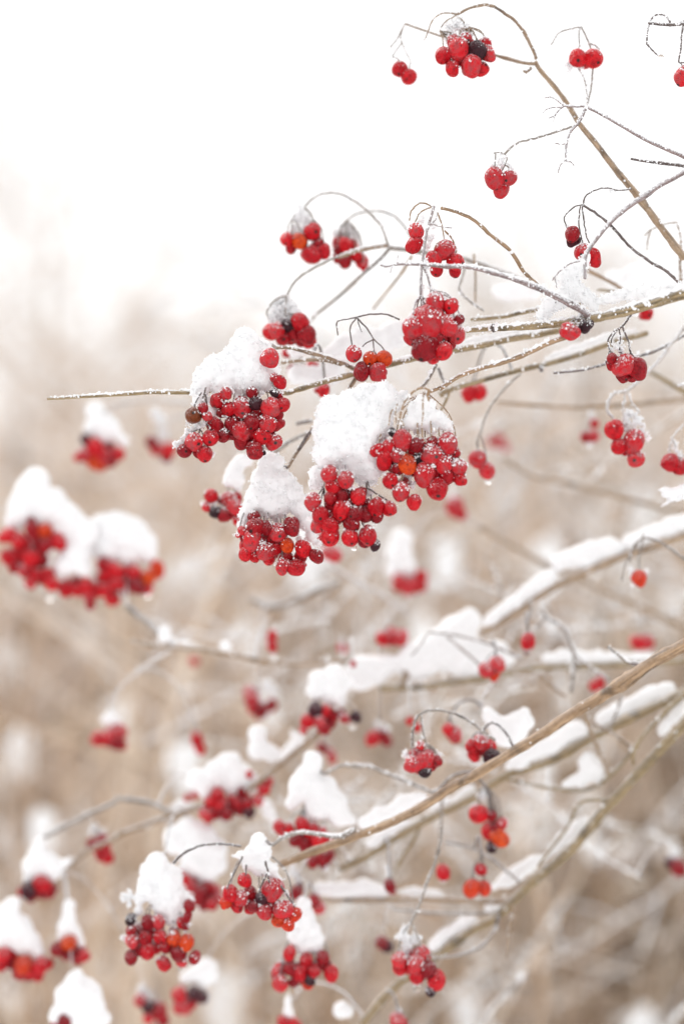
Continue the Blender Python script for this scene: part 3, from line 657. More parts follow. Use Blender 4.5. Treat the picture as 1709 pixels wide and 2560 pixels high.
branch('thin faint twig running down right from beneath the central bunches', 'pale', pts('12', 1150, 290, 1050, 212, 960, 162, 850, 102, 720, 30), (11, 10), (1.1, 1.1), .4)
branch('long blurred brown twig slanting down right in front of the pale backdrop', 'tan', pts('6', 1640, 640, 1568, 612, 1300, 492, 1100, 402, 900, 312, 700, 202, 580, 130), (17, 13), (1.16, 1.14), .2)
branch('small dry frosted spray with forking twigs in the middle right', 'grey', pts('6', 1020, 930, 1038, 780, 1020, 700, 990, 622, 910, 572, 880, 540), (10, 7), (.97, .97), 1.4,
       [(pts('6', 1040, 750, 1100, 800, 1150, 832, 1205, 872), (8, 6), (.97, .96)), (pts('6', 820, 480, 825, 540, 800, 605), (8, 5), (.97, .97)), (pts('6', 990, 950, 900, 880, 860, 840, 740, 838), (9, 7), (.97, .98), 'tan', .5),
        (pts('6', 900, 560, 860, 610, 840, 630), (6, 5), (.97, .97)), (pts('6', 780, 770, 720, 742, 600, 690, 450, 652, 330, 640), (7, 6), (.97, .96)), (pts('6', 330, 642, 280, 720, 245, 755), (6, 4), (.96, .96)),
        (pts('6', 660, 870, 600, 950, 590, 1000), (6, 5), (.97, .96)), (pts('6', 420, 660, 500, 730, 580, 800), (7, 6), (.965, .97))])
branch('thin dark twig behind the arching fruit stalks in the middle', 'grey', pts('10', 450, 500, 420, 512, 350, 482, 220, 432, 120, 392, 0, 388), (9, 6), (.93, .93), 1,
       [(pts('8', 1568, 830, 1450, 820, 1340, 875), (9, 6), (.93, .94))])
branch('short forked twig holding a triangle of snow at the lower right', 'olive', pts('10', 1330, 330, 1250, 420, 1180, 482, 1100, 507, 1000, 497, 900, 482, 760, 452), (11, 8), (.96, .97), .5,
       [(pts('10', 1110, 140, 1150, 260, 1222, 425), (12, 9), (.95, .96), 'tan', .4), (pts('10', 1320, 300, 1220, 232, 1150, 200), (10, 7), (.95, .95), 'brown', .4), (pts('10', 1285, 75, 1262, 140, 1230, 225), (7, 6), (.95, .95), 'grey', .6)])
branch('slender grey twig behind the upper bunches, forking down to the left', 'grey',
       pts('2', 1620, 700, 1500, 640, 1300, 565, 1200, 535, 1000, 508, 930, 497, 820, 485), (12, 12), (.92, .90), .9,
       [(pts('2', 830, 482, 780, 542, 680, 632, 560, 742, 430, 842, 388, 895), (9, 7), (.90, .92), 'grey', .5), (pts('2', 950, 530, 900, 612, 830, 702, 735, 825), (7, 5), (.90, .93), 'tan', .4),
        (pts('2', 820, 470, 760, 480, 700, 492, 640, 505, 540, 540), (11, 9), (.90, .885), 'brown', 1.4),
        (pts('2', 1240, 600, 1225, 660, 1212, 720, 1280, 790, 1345, 832), (6, 5), (.89, .88), 'grey', 1), (pts('2', 1290, 520, 1300, 630, 1298, 785), (6, 5), (.9, .9), 'tan', .4)])
branch('short tan twig tip above the loose snow of the main branch', 'tan', pts('3', 1180, 330, 1130, 292, 1040, 242, 940, 190), (9, 10), (.90, .90), .3, [(pts('3', 1190, 335, 1150, 332, 1010, 320), (7, 7), (.9, .9), 'olive', .4)])
branch('upright dark twig at the right edge with a small dry side spray', 'brown', pts('1', 1555, 1400, 1548, 1250, 1550, 1150, 1530, 1075), (9, 4), (.87, .88), .6,
       [(pts('1', 1530, 1078, 1480, 1085, 1400, 1118, 1378, 1142), (4, 3), (.88, .88)), (pts('1', 1405, 1118, 1392, 1160, 1388, 1210), (4, 2.5), (.88, .88))])
branch('leafless frosted twig with a curled tip in the top right corner', 'dark', pts('1', 1620, 118, 1568, 117, 1480, 118, 1395, 112), (9, 7), (.80, .82), 1.6,
       [(pts('1', 1500, 115, 1490, 90, 1465, 72, 1435, 72, 1408, 92, 1390, 150, 1386, 215), (5, 4), (.82, .82)), (pts('1', 1388, 215, 1415, 245, 1445, 272), (4.5, 3), (.82, .82))])
branch('frosted twig tip poking in from the right edge beside the twin berries', 'pale', pts('3', 1640, 920, 1568, 935, 1525, 938), (7, 9), (.86, .86), 3)
branch('thin pale twig under the snow tuft at the right edge', 'pale', pts('3', 1660, 1640, 1560, 1662, 1480, 1690, 1420, 1720), (7, 5), (.87, .88), 1.5)
branch('frost covered twig behind the snow beneath the central stems', 'grey', pts('2', 1085, 1130, 1060, 1180, 1030, 1230, 1000, 1260), (8, 7), (.84, .84), 2.2, [(pts('2', 1095, 1150, 1115, 1200, 1140, 1250), (7, 7), (.88, .89), 'dark', .8)])
branch('dark twig sticking out between the two lower left snow caps', 'brown', pts('4', 700, 500, 680, 545, 625, 620, 590, 680), (9, 8), (.86, .85), .4, [(pts('4', 690, 520, 600, 560, 530, 610), (10, 9), (.9, .92), 'grey', .8), (pts('4', 700, 465, 630, 478), (9, 9), (.92, .92), 'dark', 1.2)])

# faint inner twigs of the bush, between the berries and the brushwood
for i in range(74):
    sx = random.uniform(800, 1850); sy = random.uniform(950, 2500) if i > 6 else random.uniform(760, 1100); L = random.uniform(250, 620); a = random.gauss(.55, .35) * random.choice((1, 1, 1, -.8)); d = random.uniform(1.08, 1.8)
    q = [(sx, sy)]
    for k in range(4): q.append((q[-1][0] - math.cos(a) * L / 4, q[-1][1] + math.sin(a) * L / 4)); a += random.gauss(0, .16)
    tw = []
    for k in (1, 2, 3):
        b = a + random.choice((-1, 1)) * random.uniform(.4, 1.0); l2 = L * random.uniform(.15, .35)
        tw.append(([q[k], (q[k][0] - math.cos(b) * l2 * .5, q[k][1] + math.sin(b) * l2 * .5), (q[k][0] - math.cos(b) * l2, q[k][1] + math.sin(b) * l2 * .9 + 12)], (5, 3), (d, d + random.uniform(-.06, .06))))
    e = branch('faint pale twig of the inner bush, lost in blur', random.choice(['pale', 'pale', 'grey', 'tan', 'olive']), q, (random.uniform(4.5, 8), 3), (d, d * random.uniform(.95, 1.08)), .6, tw, frost_r=(.0005, .0014))
    e['group'] = 'faint twigs of the inner bush'

# ---------------------------------------------------------------- snow lying along branches
ridge('fat blurred loaf of snow on the long branch rising right', '6', 1.0, [[(1240, 235, 52), (1150, 250, 62), (1050, 275, 66), (975, 305, 52)]])
ridge('narrow snow strip further down the same rising branch as the fat loaf', '6', 1.0, [[(920, 375, 46), (850, 420, 44), (790, 460, 38), (710, 525, 38), (620, 590, 34)]])
ridge('snow strip on the rising branch where it meets the right edge', '6', 1.0, [[(1640, 85, 40), (1568, 115, 48), (1420, 165, 46), (1300, 205, 36)]])
ridge('snow on the level blurred branch to the right of the small berry pair', '6', 1.02, [[(1420, 760, 22), (1250, 765, 32), (1100, 760, 36), (960, 762, 38), (900, 775, 30)]])
ridge('broadest bank of snow, a wide white slope in the middle right', '6', 1.02, [[(520, 590, 80), (470, 660, 110), (400, 730, 110), (300, 770, 105), (220, 790, 60)], [(700, 760, 60), (600, 770, 80), (480, 760, 100)], [(170, 800, 60), (80, 830, 90), (0, 840, 90)]])
ridge('long fat strip of snow beneath the rust brown branch', '10', .97, [[(1500, 45, 44), (1400, 80, 46), (1280, 135, 44), (1200, 175, 42)], [(1090, 225, 44), (1000, 275, 52), (900, 320, 50), (820, 365, 40), (770, 395, 28)]])
ridge('short strip of snow lower down beneath the rust brown branch', '10', .985, [[(600, 495, 22), (520, 545, 28), (430, 590, 26)], [(380, 640, 26), (300, 672, 34), (200, 712, 36), (130, 745, 26)]])
ridge('snow strip on the upper side of the rust brown branch, near its lower end', '10', .93, [[(380, 530, 34), (300, 560, 40), (200, 610, 40), (110, 650, 36)]])
ridge('heart shaped lump of snow standing on the rust brown branch', '10', .93, [[(665, 150, 28), (690, 180, 44), (730, 230, 60), (760, 270, 44)], [(845, 140, 30), (830, 180, 46), (790, 220, 60), (860, 190, 40)]], 0.2)
ridge('snow on the lowest branch close to the right edge', '10', .96, [[(1600, 90, 36), (1530, 160, 40), (1460, 230, 30)]])
ridge('thin snow strip halfway down the lowest olive branch', '10', .96, [[(1120, 625, 20), (1060, 690, 30), (980, 765, 34), (930, 815, 28)]])
ridge('snow lump in the fork where the level tan branch joins', '11', .97, [[(900, 160, 26), (850, 190, 40), (790, 235, 44)], [(760, 260, 40), (700, 290, 24)], [(740, 360, 30), (670, 385, 22)]])
ridge('snow strip low on the lowest olive branch, above a water drop', '11', .965, [[(620, 435, 22), (560, 465, 38), (490, 500, 42), (430, 550, 34)]])
ridge('level strip of snow on the tan branch at the bottom', '11', .985, [[(-110, 295, 30), (0, 295, 36), (100, 290, 40), (200, 315, 24)], [(260, 310, 20), (400, 310, 24), (470, 320, 14)]])
ridge('triangle of snow held in the short forked twig', '10', .965, [[(1130, 350, 34), (1130, 410, 52), (1100, 450, 42), (1030, 478, 22)], [(1170, 400, 40), (1180, 440, 30)]], .3)
ridge('soft snow bank behind the small hanging umbel of red berries', '2', .91, [[(950, 930, 40), (880, 960, 66), (780, 1000, 86), (680, 1010, 80), (560, 1050, 70), (480, 1080, 40)], [(560, 1180, 50), (440, 1190, 60), (320, 1190, 60)], [(300, 1060, 40), (400, 1040, 36)]], .4)
ridge('loose snow heap in the fork of the thick main branch', '3', .81, [[(950, 100, 26), (920, 150, 44), (870, 200, 56), (810, 240, 58), (850, 310, 70), (760, 400, 60), (690, 450, 56), (640, 490, 36)], [(880, 330, 60), (960, 380, 50), (990, 430, 36)]], .5)
ridge('crumbly snow along the thick main branch towards the right edge', '3', .81, [[(1000, 400, 30), (1100, 370, 40), (1190, 350, 46), (1300, 335, 48), (1400, 330, 44), (1500, 320, 40), (1640, 290, 44)]], .5)
ridge('snow lying along the top of the rime covered olive branch', '3', .872, [[(60, 690, 24), (250, 642, 32), (420, 606, 36), (600, 576, 36), (740, 552, 28)]], .5)
ridge('snow lying along the smooth olive tan branch below', '3', .905, [[(680, 770, 20), (760, 735, 28), (900, 690, 32), (1060, 640, 34), (1260, 592, 24)]], .5)
ridge('smooth blurred snow bank behind the thick main branch', '3', .98, [[(1100, 260, 70), (1250, 250, 90), (1400, 255, 95), (1640, 250, 100)]], .4)
ridge('small soft snow patch behind the short frosted branch stub', '3', .98, [[(380, 330, 50), (500, 340, 60), (620, 330, 50)]], .4)
ridge('snow tuft at the right edge below the frosted twin berries', '3', .87, [[(1640, 1590, 60), (1560, 1620, 50), (1500, 1640, 46), (1430, 1610, 26)], [(1640, 1540, 34), (1580, 1590, 36)]], .3)
ridge('small snow lumps on the pale level twig at the left', '13', 1.02, [[(1080, 470, 42), (1065, 510, 46)], [(1150, 530, 26), (1320, 555, 22)], [(1470, 555, 36), (1500, 575, 26)]], .2)
ridge('white snow line on the forked twig at the lower left', '8', 1.02, [[(500, 1060, 22), (420, 1085, 28), (320, 1082, 24)], [(330, 1165, 18), (220, 1195, 24), (100, 1225, 22)]], .3)
ridge('round blurred snow lump near the bottom edge', '9', .98, [[(1410, 1370, 44), (1450, 1365, 54), (1490, 1375, 44)]], .2)
ridge('blurred snow in the branches right of the large lower left heap', '8', 1.03, [[(1120, 600, 30), (1160, 650, 40), (1120, 700, 40), (1060, 760, 34)]], .2)
ridge('small blurred snow lump below the broad lumpy heap', '8', 1.03, [[(960, 1090, 50), (1000, 1180, 40)]], .2)

# ================================================================= BERRY CLUSTERS
cl('topmost bunch of red berries with one black berry and icy fluff above', '1', .85,
   [(478, 235, 46, 'f'), (565, 247, 38, 'k'), (617, 262, 36), (402, 268, 32), (455, 290, 34, 'd'), (540, 318, 40), (445, 334, 33), (585, 334, 35), (520, 340, 28), (603, 215, 33, 'f'), (450, 203, 31, 'f'), (505, 190, 30, 'f')],
   hub=(460, 75), stalks=[('1', (850, 285, 830, 230, 780, 140, 740, 95, 690, 60, 645, 32, 600, 24, 540, 35, 490, 60, 460, 70), 9), ('1', (460, 68, 420, 62, 380, 72, 345, 105, 325, 160, 310, 195), 4), ('1', (462, 75, 420, 100, 395, 125, 385, 150), 3.5), ('1', (465, 75, 490, 95, 512, 127), 3.5)],
   tuft=[(440, 130, 30), (490, 135, 34), (525, 160, 26), (420, 180, 20), (465, 105, 22)], ped=False, bark='brown', fr_t=.9)
cl('pair of red berries hanging alone at the upper left tip of the bush', '1', .875, [(238, 370, 36), (190, 334, 36)], hub=(205, 205),
   stalks=[('1', (215, 115, 205, 140, 180, 185, 145, 230), 4), ('1', (205, 135, 195, 180, 205, 215), 4), ('1', (200, 210, 170, 250, 155, 275), 3), ('1', (205, 215, 225, 260, 245, 302), 3)], ped=False, bark='grey')
cl('two bright berries with a snow crumb under them, near the top right', '1', .86, [(1128, 285, 43), (1055, 282, 40), (1095, 300, 30, 'f')], hub=(1080, 140),
   stalks=[('1', (1100, 510, 1118, 420, 1125, 330, 1112, 225, 1090, 170, 1070, 130), 5), ('1', (1070, 130, 1030, 138, 965, 157, 940, 190, 922, 218), 4), ('1', (1065, 135, 1058, 180, 1062, 225), 3.5), ('1', (1105, 210, 1135, 220, 1160, 240), 4), ('1', (1100, 515, 1097, 450, 1082, 380, 1052, 325), 5, (-.03, 0))],
   tuft=[(1005, 330, 20), (1035, 315, 18), (1060, 320, 10)], ped=False, bark='grey')
cl('small heart shaped bunch of three berries hanging free in front of the sky', '1', .835, [(652, 864, 44, 'f'), (722, 860, 37, 'f'), (682, 912, 36, 'f')], hub=(675, 745),
   stalks=[('1', (1060, 600, 1000, 622, 900, 655, 830, 675, 770, 690, 725, 718, 698, 748), 6.5), ('1', (700, 745, 675, 738, 645, 742), 4), ('1', (698, 745, 710, 770, 700, 800), 3.5), ('1', (655, 745, 652, 790), 3.5)],
   tuft=[(680, 765, 18), (675, 795, 22), (640, 815, 16), (725, 812, 16)], ped=False, bark='grey', fr_t=.7)
cl('frosted berry cut by the right edge below a curled bare twig', '1', .81, [(1560, 370, 42, 'f'), (1600, 360, 40)], hub=(1540, 290), stalks=[('1', (1562, 100, 1555, 180, 1550, 240, 1540, 300), 5)], drops=[(1455, 284, 16)], ped=False)
cl('dark shrivelled berry hanging beside a frosty red one by the crossing branches', '1', .82, [(1025, 1135, 30, 'd'), (1030, 1165, 31, 'p'), (1078, 1220, 34, 'f'), (1125, 1250, 38)], hub=(1072, 1000),
   stalks=[('1', (1568, 1400, 1500, 1330, 1400, 1265, 1310, 1200, 1230, 1110, 1150, 1040, 1080, 995), 8), ('1', (1080, 992, 1040, 1000, 1010, 1025, 986, 1055, 1000, 1105), 4), ('1', (1066, 1000, 1058, 1060, 1060, 1110, 1075, 1170), 4), ('1', (1075, 1000, 1083, 1090, 1098, 1150, 1112, 1185), 4), ('1', (1080, 985, 1085, 960, 1112, 932, 1180, 910, 1250, 922, 1312, 916), 4.5)],
   tuft=[(1000, 1100, 8), (1220, 925, 14)], ped=False)
cl('reddish orange berries behind the rime covered purplish twig', '2', .825, [(970, 395, 43, 'f'), (962, 470, 41), (1130, 500, 48, 'f'), (1070, 548, 38), (1190, 562, 40), (1085, 610, 34), (1185, 612, 32)], hub=(1065, 265),
   stalks=[('2', (1640, 690, 1568, 620, 1530, 560, 1490, 500, 1400, 430, 1300, 340, 1200, 290, 1110, 266), 10), ('2', (1060, 260, 1010, 236, 965, 258, 940, 300, 935, 335), 4.5), ('2', (1060, 262, 1000, 285, 965, 345), 4), ('2', (1090, 290, 1115, 360, 1128, 440), 4), ('2', (1130, 390, 1175, 440, 1195, 505), 5)],
   tuft=[(1000, 330, 24), (1050, 430, 24), (1040, 480, 20), (1060, 350, 22)], ped=False, bark='rust', fr_t=.5, fill=False)
cl('large frosted bunch of pinkish red berries hanging below the purplish twig', '2', .80,
   [(1048, 890, 66, 'f'), (1025, 1035, 62, 'd'), (1140, 915, 52, 'f'), (1080, 790, 54, 'f'), (955, 930, 58, 'f'), (1190, 962, 50, 'f'), (1125, 1052, 48), (1162, 805, 42), (945, 985, 44, 'f'), (1060, 1088, 34, 'f'), (1210, 882, 30, 'd'), (1000, 860, 42), (1090, 985, 50, 'd')], hub=(1015, 620),
   stalks=[('2', (1070, 255, 1045, 350, 1025, 430, 1008, 560, 1000, 640, 996, 750), 8), ('2', (1010, 580, 1035, 640, 1055, 720), 6), ('2', (1045, 350, 1110, 370, 1170, 375), 3.5), ('2', (1040, 365, 1080, 330, 1090, 290), 4)],
   tuft=[(1030, 570, 22), (1000, 720, 18), (1050, 700, 14), (960, 860, 28), (1110, 840, 18), (1100, 1000, 14)], ped=False, bark='purple', stalk_frost=2.6, frost=45)
cl('blurred bunch of six berries with one orange, under the highest arching stalk', '2', .895, [(330, 447, 40, 'o'), (398, 400, 43), (260, 440, 37), (400, 522, 45), (465, 503, 36), (430, 462, 36, 'd'), (285, 485, 30, 'd'), (370, 525, 30)], hub=(352, 262),
   stalks=[('2', (820, 475, 780, 370, 740, 320, 700, 280, 620, 220, 540, 186, 460, 186, 400, 215, 360, 255), 6.5), ('2', (352, 260, 385, 290, 402, 325), 5), ('2', (350, 260, 310, 295, 290, 330), 4)],
   tuft=[(340, 290, 34), (315, 330, 34), (365, 335, 32), (290, 385, 26), (330, 385, 26)], ped=False, bark='grey', fr_t=.8)
cl('blurred bunch hanging half hidden behind a snowy twig, right of the orange one', '2', .915, [(580, 470, 36), (545, 460, 35), (615, 475, 32), (580, 565, 36, 'd'), (640, 530, 32), (670, 560, 40), (540, 545, 30, 'd'), (685, 590, 24)], hub=(590, 335),
   stalks=[('2', (945, 430, 900, 360, 850, 310, 780, 285, 700, 285, 640, 300, 590, 330), 6)], tuft=[(590, 370, 34), (560, 410, 30), (620, 415, 32), (535, 405, 24)], ped=False, bark='grey', fr_t=.8)
cl('blurred round bunch of dark red berries under a veil of icy stalks', '2', .88, [(330, 900, 46), (205, 940, 38), (170, 952, 40), (260, 915, 32, 'k'), (300, 955, 40, 'd'), (370, 967, 42, 'd'), (235, 988, 36, 'd'), (335, 988, 38, 'd'), (385, 1005, 30), (275, 985, 32, 'd')], hub=(255, 750),
   stalks=[('2', (545, 535, 500, 550, 420, 590, 340, 640, 290, 690, 262, 745), 6.5), ('2', (255, 752, 200, 770, 160, 812, 148, 850, 170, 900), 5), ('2', (255, 755, 250, 850, 255, 900), 4)],
   tuft=[(230, 790, 48), (190, 840, 40), (270, 830, 44), (310, 850, 26), (240, 870, 40), (180, 890, 24)], ped=False, bark='grey', fr_t=.8)
cl('open umbel of five red berries in front of the soft snow bank', '2', .835, [(628, 1070, 40), (715, 1098, 38, 'o'), (795, 1098, 36, 'o'), (763, 1175, 46), (672, 1170, 46, 'd'), (735, 1120, 28, 'd')], hub=(738, 985),
   stalks=[('2', (880, 882, 830, 860, 780, 850, 700, 856, 645, 868), 5.5), ('2', (645, 868, 610, 920, 610, 970, 620, 1030), 4), ('2', (648, 875, 700, 930, 735, 985), 4.5), ('2', (735, 985, 740, 1060), 3.5), ('2', (738, 990, 780, 1030, 805, 1062), 4), ('2', (738, 990, 700, 1010, 676, 1032), 3.5), ('2', (745, 1060, 760, 1100, 770, 1130), 3.5), ('2', (645, 870, 590, 880, 537, 892, 535, 930, 540, 968), 4), ('2', (650, 880, 660, 920, 672, 950), 3)], ped=False, stalk_frost=.4)
cl('single round red berry tucked under the fork beside a black one', '3', .80, [(833, 592, 54), (925, 560, 42, 'k'), (950, 545, 30, 'k')], hub=(905, 505), ped=False)
cl('small oblong berry pair blurred beneath the smooth olive branch', '3', .95, [(255, 980, 44), (185, 988, 42), (215, 990, 36)], hub=(215, 900))
cl('dark red berries on black icy stalks beneath the main branch at the right', '3', .815, [(1180, 805, 60, 'f'), (1103, 760, 34, 'd'), (1098, 812, 32, 'd'), (1265, 830, 50, 'd'), (1175, 880, 42, 'd'), (1225, 878, 40, 'd'), (1080, 785, 20, 'k'), (1300, 800, 20, 'k')], hub=(1165, 560),
   stalks=[('3', (1275, 435, 1250, 460, 1215, 495, 1185, 540, 1170, 555), 6), ('3', (1165, 560, 1110, 592, 1078, 650, 1088, 710), 4.5), ('3', (1150, 568, 1155, 640, 1148, 720), 4), ('3', (1172, 560, 1185, 600, 1212, 660, 1225, 730, 1300, 790), 5), ('3', (1140, 575, 1100, 640, 1105, 690), 3.5)],
   tuft=[(1130, 690, 22), (1160, 660, 14), (1165, 715, 22), (1100, 700, 14)], ped=False, stalk_frost=2.2)
cl('bright red frosted bunch hanging from the pale rimed twig at the right', '3', .875, [(1245, 1290, 66, 'f'), (1120, 1218, 50), (1152, 1328, 50), (1258, 1408, 55, 'f'), (1210, 1345, 40, 'd')], hub=(1195, 985),
   stalks=[('3', (1640, 480, 1568, 560, 1500, 652, 1400, 782, 1300, 882, 1200, 970, 1130, 980, 1082, 1035, 1075, 1100, 1108, 1145), 11), ('3', (1190, 980, 1175, 1080, 1180, 1175), 5), ('3', (1205, 985, 1235, 1050, 1280, 1112), 5)],
   tuft=[(1220, 1110, 30), (1200, 1170, 36), (1270, 1160, 34), (1300, 1215, 24), (1340, 1280, 16), (1185, 1215, 26)], ped=False, bark='pale', stalk_frost=2.5, fr_t=.9)
cl('twin red berries touching the right edge above a snow tuft', '3', .88, [(1475, 1432, 50), (1548, 1462, 52), (1600, 1440, 44)], hub=(1490, 1285), stalks=[('3', (1640, 1120, 1568, 1185, 1500, 1260, 1480, 1320, 1470, 1385), 6), ('3', (1490, 1275, 1520, 1340, 1530, 1400), 5)], tuft=[(1510, 1340, 24), (1540, 1380, 20)], ped=False, bark='pale')
cl('blurred trio of small berries left of the bright frosted bunch', '3', 1.02, [(985, 1262, 36), (930, 1266, 33, 'd'), (990, 1182, 30), (955, 1290, 22, 'k')], hub=(985, 1110), tuft=[(975, 1125, 22), (960, 1320, 18)])
cl('two vivid red berries on a thin bent stalk, water dripping from the lower', '3', .905, [(300, 1488, 48), (240, 1410, 51)], hub=(262, 1265), stalks=[('3', (520, 860, 470, 900, 400, 970, 330, 1060, 285, 1150, 262, 1230, 240, 1290, 240, 1360), 5.5), ('3', (262, 1262, 285, 1350, 300, 1440), 4)], drops=[(305, 1552, 22)], ped=False, bark='grey')
cl('sliver of a red berry peeking under the thick branch at the right', '3', .90, [(1325, 468, 40), (1300, 490, 24)], hub=(1340, 410), ped=False)
cl('faint pink smudge of berries far back in the middle right', '3', 1.25, [(370, 1290, 36, 'f'), (320, 1300, 26, 'f'), (420, 1330, 26, 'f')], hub=(370, 1220))
# --- the central, sharp bunches
cl('dense sharp bunch of dark red berries on the left under rough snow', 'A', .815,
   [(1070, 1240, 95), (1130, 1080, 98, 'r'), (830, 1180, 100, 'f'), (985, 1400, 97, 'd'), (1200, 1310, 100), (1180, 890, 95, 'f'), (990, 850, 85, 'p'), (825, 890, 95, 'f'), (685, 910, 86), (515, 1110, 90, 'd'), (640, 730, 80, 'f'), (540, 820, 90), (715, 1090, 92, 'd'), (1000, 960, 86, 'd'),
    (960, 1070, 90, 'd'), (840, 1300, 82, 'd'), (700, 1200, 80, 'd'), (1320, 865, 76), (1250, 1095, 72, 'd'), (1260, 985, 60, 'd'), (1210, 725, 48, 'k'), (1262, 765, 45, 'd'), (1280, 600, 74), (1160, 310, 90, 'f'), (1215, 540, 50), (590, 960, 60, 'd'), (610, 1240, 62, 'd'), (1085, 1435, 32, 'k'), (1180, 1160, 62, 'd'), (955, 1200, 70, 'd')],
   hub=(900, 420), cap=[(880, 110, 170, .004), (860, 250, 210), (1000, 380, 210), (700, 430, 220), (520, 430, 170), (400, 540, 150), (340, 680, 120), (900, 560, 220), (620, 600, 170), (1100, 560, 160), (1180, 440, 110, .01), (1000, 700, 110, .01), (820, 700, 110, .012), (320, 820, 90, .004), (1240, 640, 90, .012), (500, 950, 75, -.002), (460, 820, 70, .006), (1060, 200, 130, .01), (1130, 190, 70, .012)],
   cap_label='jagged snow heap on the dense sharp bunch at the left, pierced by a twig', front=.8, back=.38, ped=True, stalks=[('A', (410, 655, 350, 700, 290, 760), 5), ('A', (400, 660, 390, 760, 400, 830), 4)], bark='grey')
cl('small side bunch with one brown berry and an icy tip, left of the dense bunch', 'A', .805, [(265, 1310, 105, 'f'), (450, 1262, 96), (255, 990, 98, 'b'), (150, 1410, 85, 'd'), (390, 1455, 86), (320, 1430, 70, 'd'), (370, 900, 62, 'd'), (412, 1000, 62)], hub=(390, 680), stalks=[('A', (400, 660, 370, 780, 360, 860), 4), ('A', (390, 690, 420, 900, 400, 1080, 330, 1150), 4), ('A', (350, 720, 290, 820, 270, 900), 4)],
   tuft=[(200, 1150, 56), (310, 1120, 56), (60, 1345, 40), (170, 1220, 40), (390, 1100, 46), (110, 1300, 34), (490, 1460, 20)], ped=False, fill=False)
cl('bunch of bright red berries at the centre beneath the biggest snow dome', 'B', .80,
   [(290, 895, 72, 'f'), (430, 932, 72, 'f'), (540, 1080, 72), (400, 1195, 76), (210, 1235, 72), (145, 1130, 68), (700, 1170, 68), (812, 1190, 62), (325, 1005, 62), (290, 1330, 62), (190, 1330, 62), (295, 1430, 66), (470, 1445, 72), (620, 1425, 67), (340, 1270, 66), (480, 1325, 60, 'd'), (520, 1230, 62, 'd'), (600, 1240, 56, 'd'), (700, 1260, 56, 'd'), (595, 1160, 62, 'd'), (300, 1100, 46, 'd'), (400, 1090, 56, 'd'), (490, 1180, 46, 'd'), (590, 1480, 56, 'd'), (685, 1510, 40, 'k')],
   hub=(430, 780), stalks=[('B', (240, 1000, 200, 1060), 4), ('B', (225, 995, 245, 1080, 270, 1150), 3.5), ('B', (240, 1010, 265, 1110, 305, 1195), 4), ('B', (625, 1015, 720, 1072, 812, 1132), 5), ('B', (408, 1320, 432, 1390), 4.5), ('B', (572, 1315, 600, 1362), 4), ('B', (390, 1040, 370, 1110), 4), ('B', (615, 1020, 612, 960), 6)],
   cap=[(760, 190, 110), (620, 220, 130), (480, 290, 140), (320, 360, 165), (290, 520, 165), (270, 700, 145), (420, 560, 220), (630, 420, 230), (820, 260, 120, .005), (600, 660, 170), (640, 830, 130, .003), (720, 820, 90, .006), (480, 780, 150, .005), (185, 880, 85, .008), (170, 970, 70, .01), (560, 910, 80, .008), (660, 930, 70, .01), (330, 760, 110, .01), (420, 980, 40, .0), (640, 1050, 45, .004), (930, 190, 60, .008)],
   cap_label='biggest snow dome, smooth and round, in the centre between the sharp bunches', front=.75, back=.40, drops=[(500, 1532, 28)], bark='dark', stalk_frost=.3)
cl('sharp bunch right of the big snow dome, with one orange and one black berry', 'B', .80,
   [(965, 800, 72, 'o'), (1060, 772, 68, 'k'), (1180, 725, 86, 'f'), (925, 602, 80, 'f'), (1320, 622, 78, 'f'), (1290, 790, 80), (1420, 830, 66, 'f'), (1115, 890, 78), (1230, 1022, 86), (770, 760, 64), (870, 730, 60, 'f'), (715, 682, 56), (805, 642, 52), (820, 950, 72), (915, 1042, 70), (1030, 1132, 62), (1310, 912, 62, 'd'), (1425, 932, 60), (1050, 640, 58, 'd'), (1210, 880, 52, 'd'), (880, 850, 52, 'd'), (840, 820, 46, 'd'), (1180, 630, 52, 'd'), (1380, 705, 52, 'd'), (838, 530, 36, 'k'), (1370, 905, 52, 'd'), (1000, 700, 50, 'd')],
   hub=(1130, 170), stalks=[('B', (1170, 165, 1120, 140, 1060, 145, 1000, 190, 935, 275, 905, 370, 910, 420, 935, 465), 6.5, (-.012, -.02)), ('B', (1155, 160, 1148, 205, 1155, 250), 8, (-.01, -.01)), ('B', (1110, 180, 1100, 300, 1105, 360, 1090, 470), 4.5, (-.016, -.02)), ('B', (840, 325, 815, 390, 805, 465), 4, (-.01, -.01)), ('B', (880, 280, 862, 360, 880, 470), 4, (-.01, -.015)), ('B', (1180, 495, 1215, 500, 1220, 520), 6, (-.014, -.014)), ('B', (1095, 490, 1100, 560, 1130, 610), 5, (-.014, -.014))],
   cap=[(1090, 240, 55), (1030, 320, 75), (1160, 290, 62), (1000, 430, 75), (1100, 410, 85), (1220, 390, 72), (1300, 460, 64), (1180, 490, 66, .003), (950, 470, 50, .004), (1050, 510, 46, .006), (1340, 500, 40, .004)],
   tuft=[(975, 930, 34), (1000, 985, 30), (940, 910, 20)], cap_label='icy crumbly snow under the arched stalks of the bunch with the orange berry', front=.7, back=.45, bark='rust', ped=False, frost=34, stalk_frost=1.6)
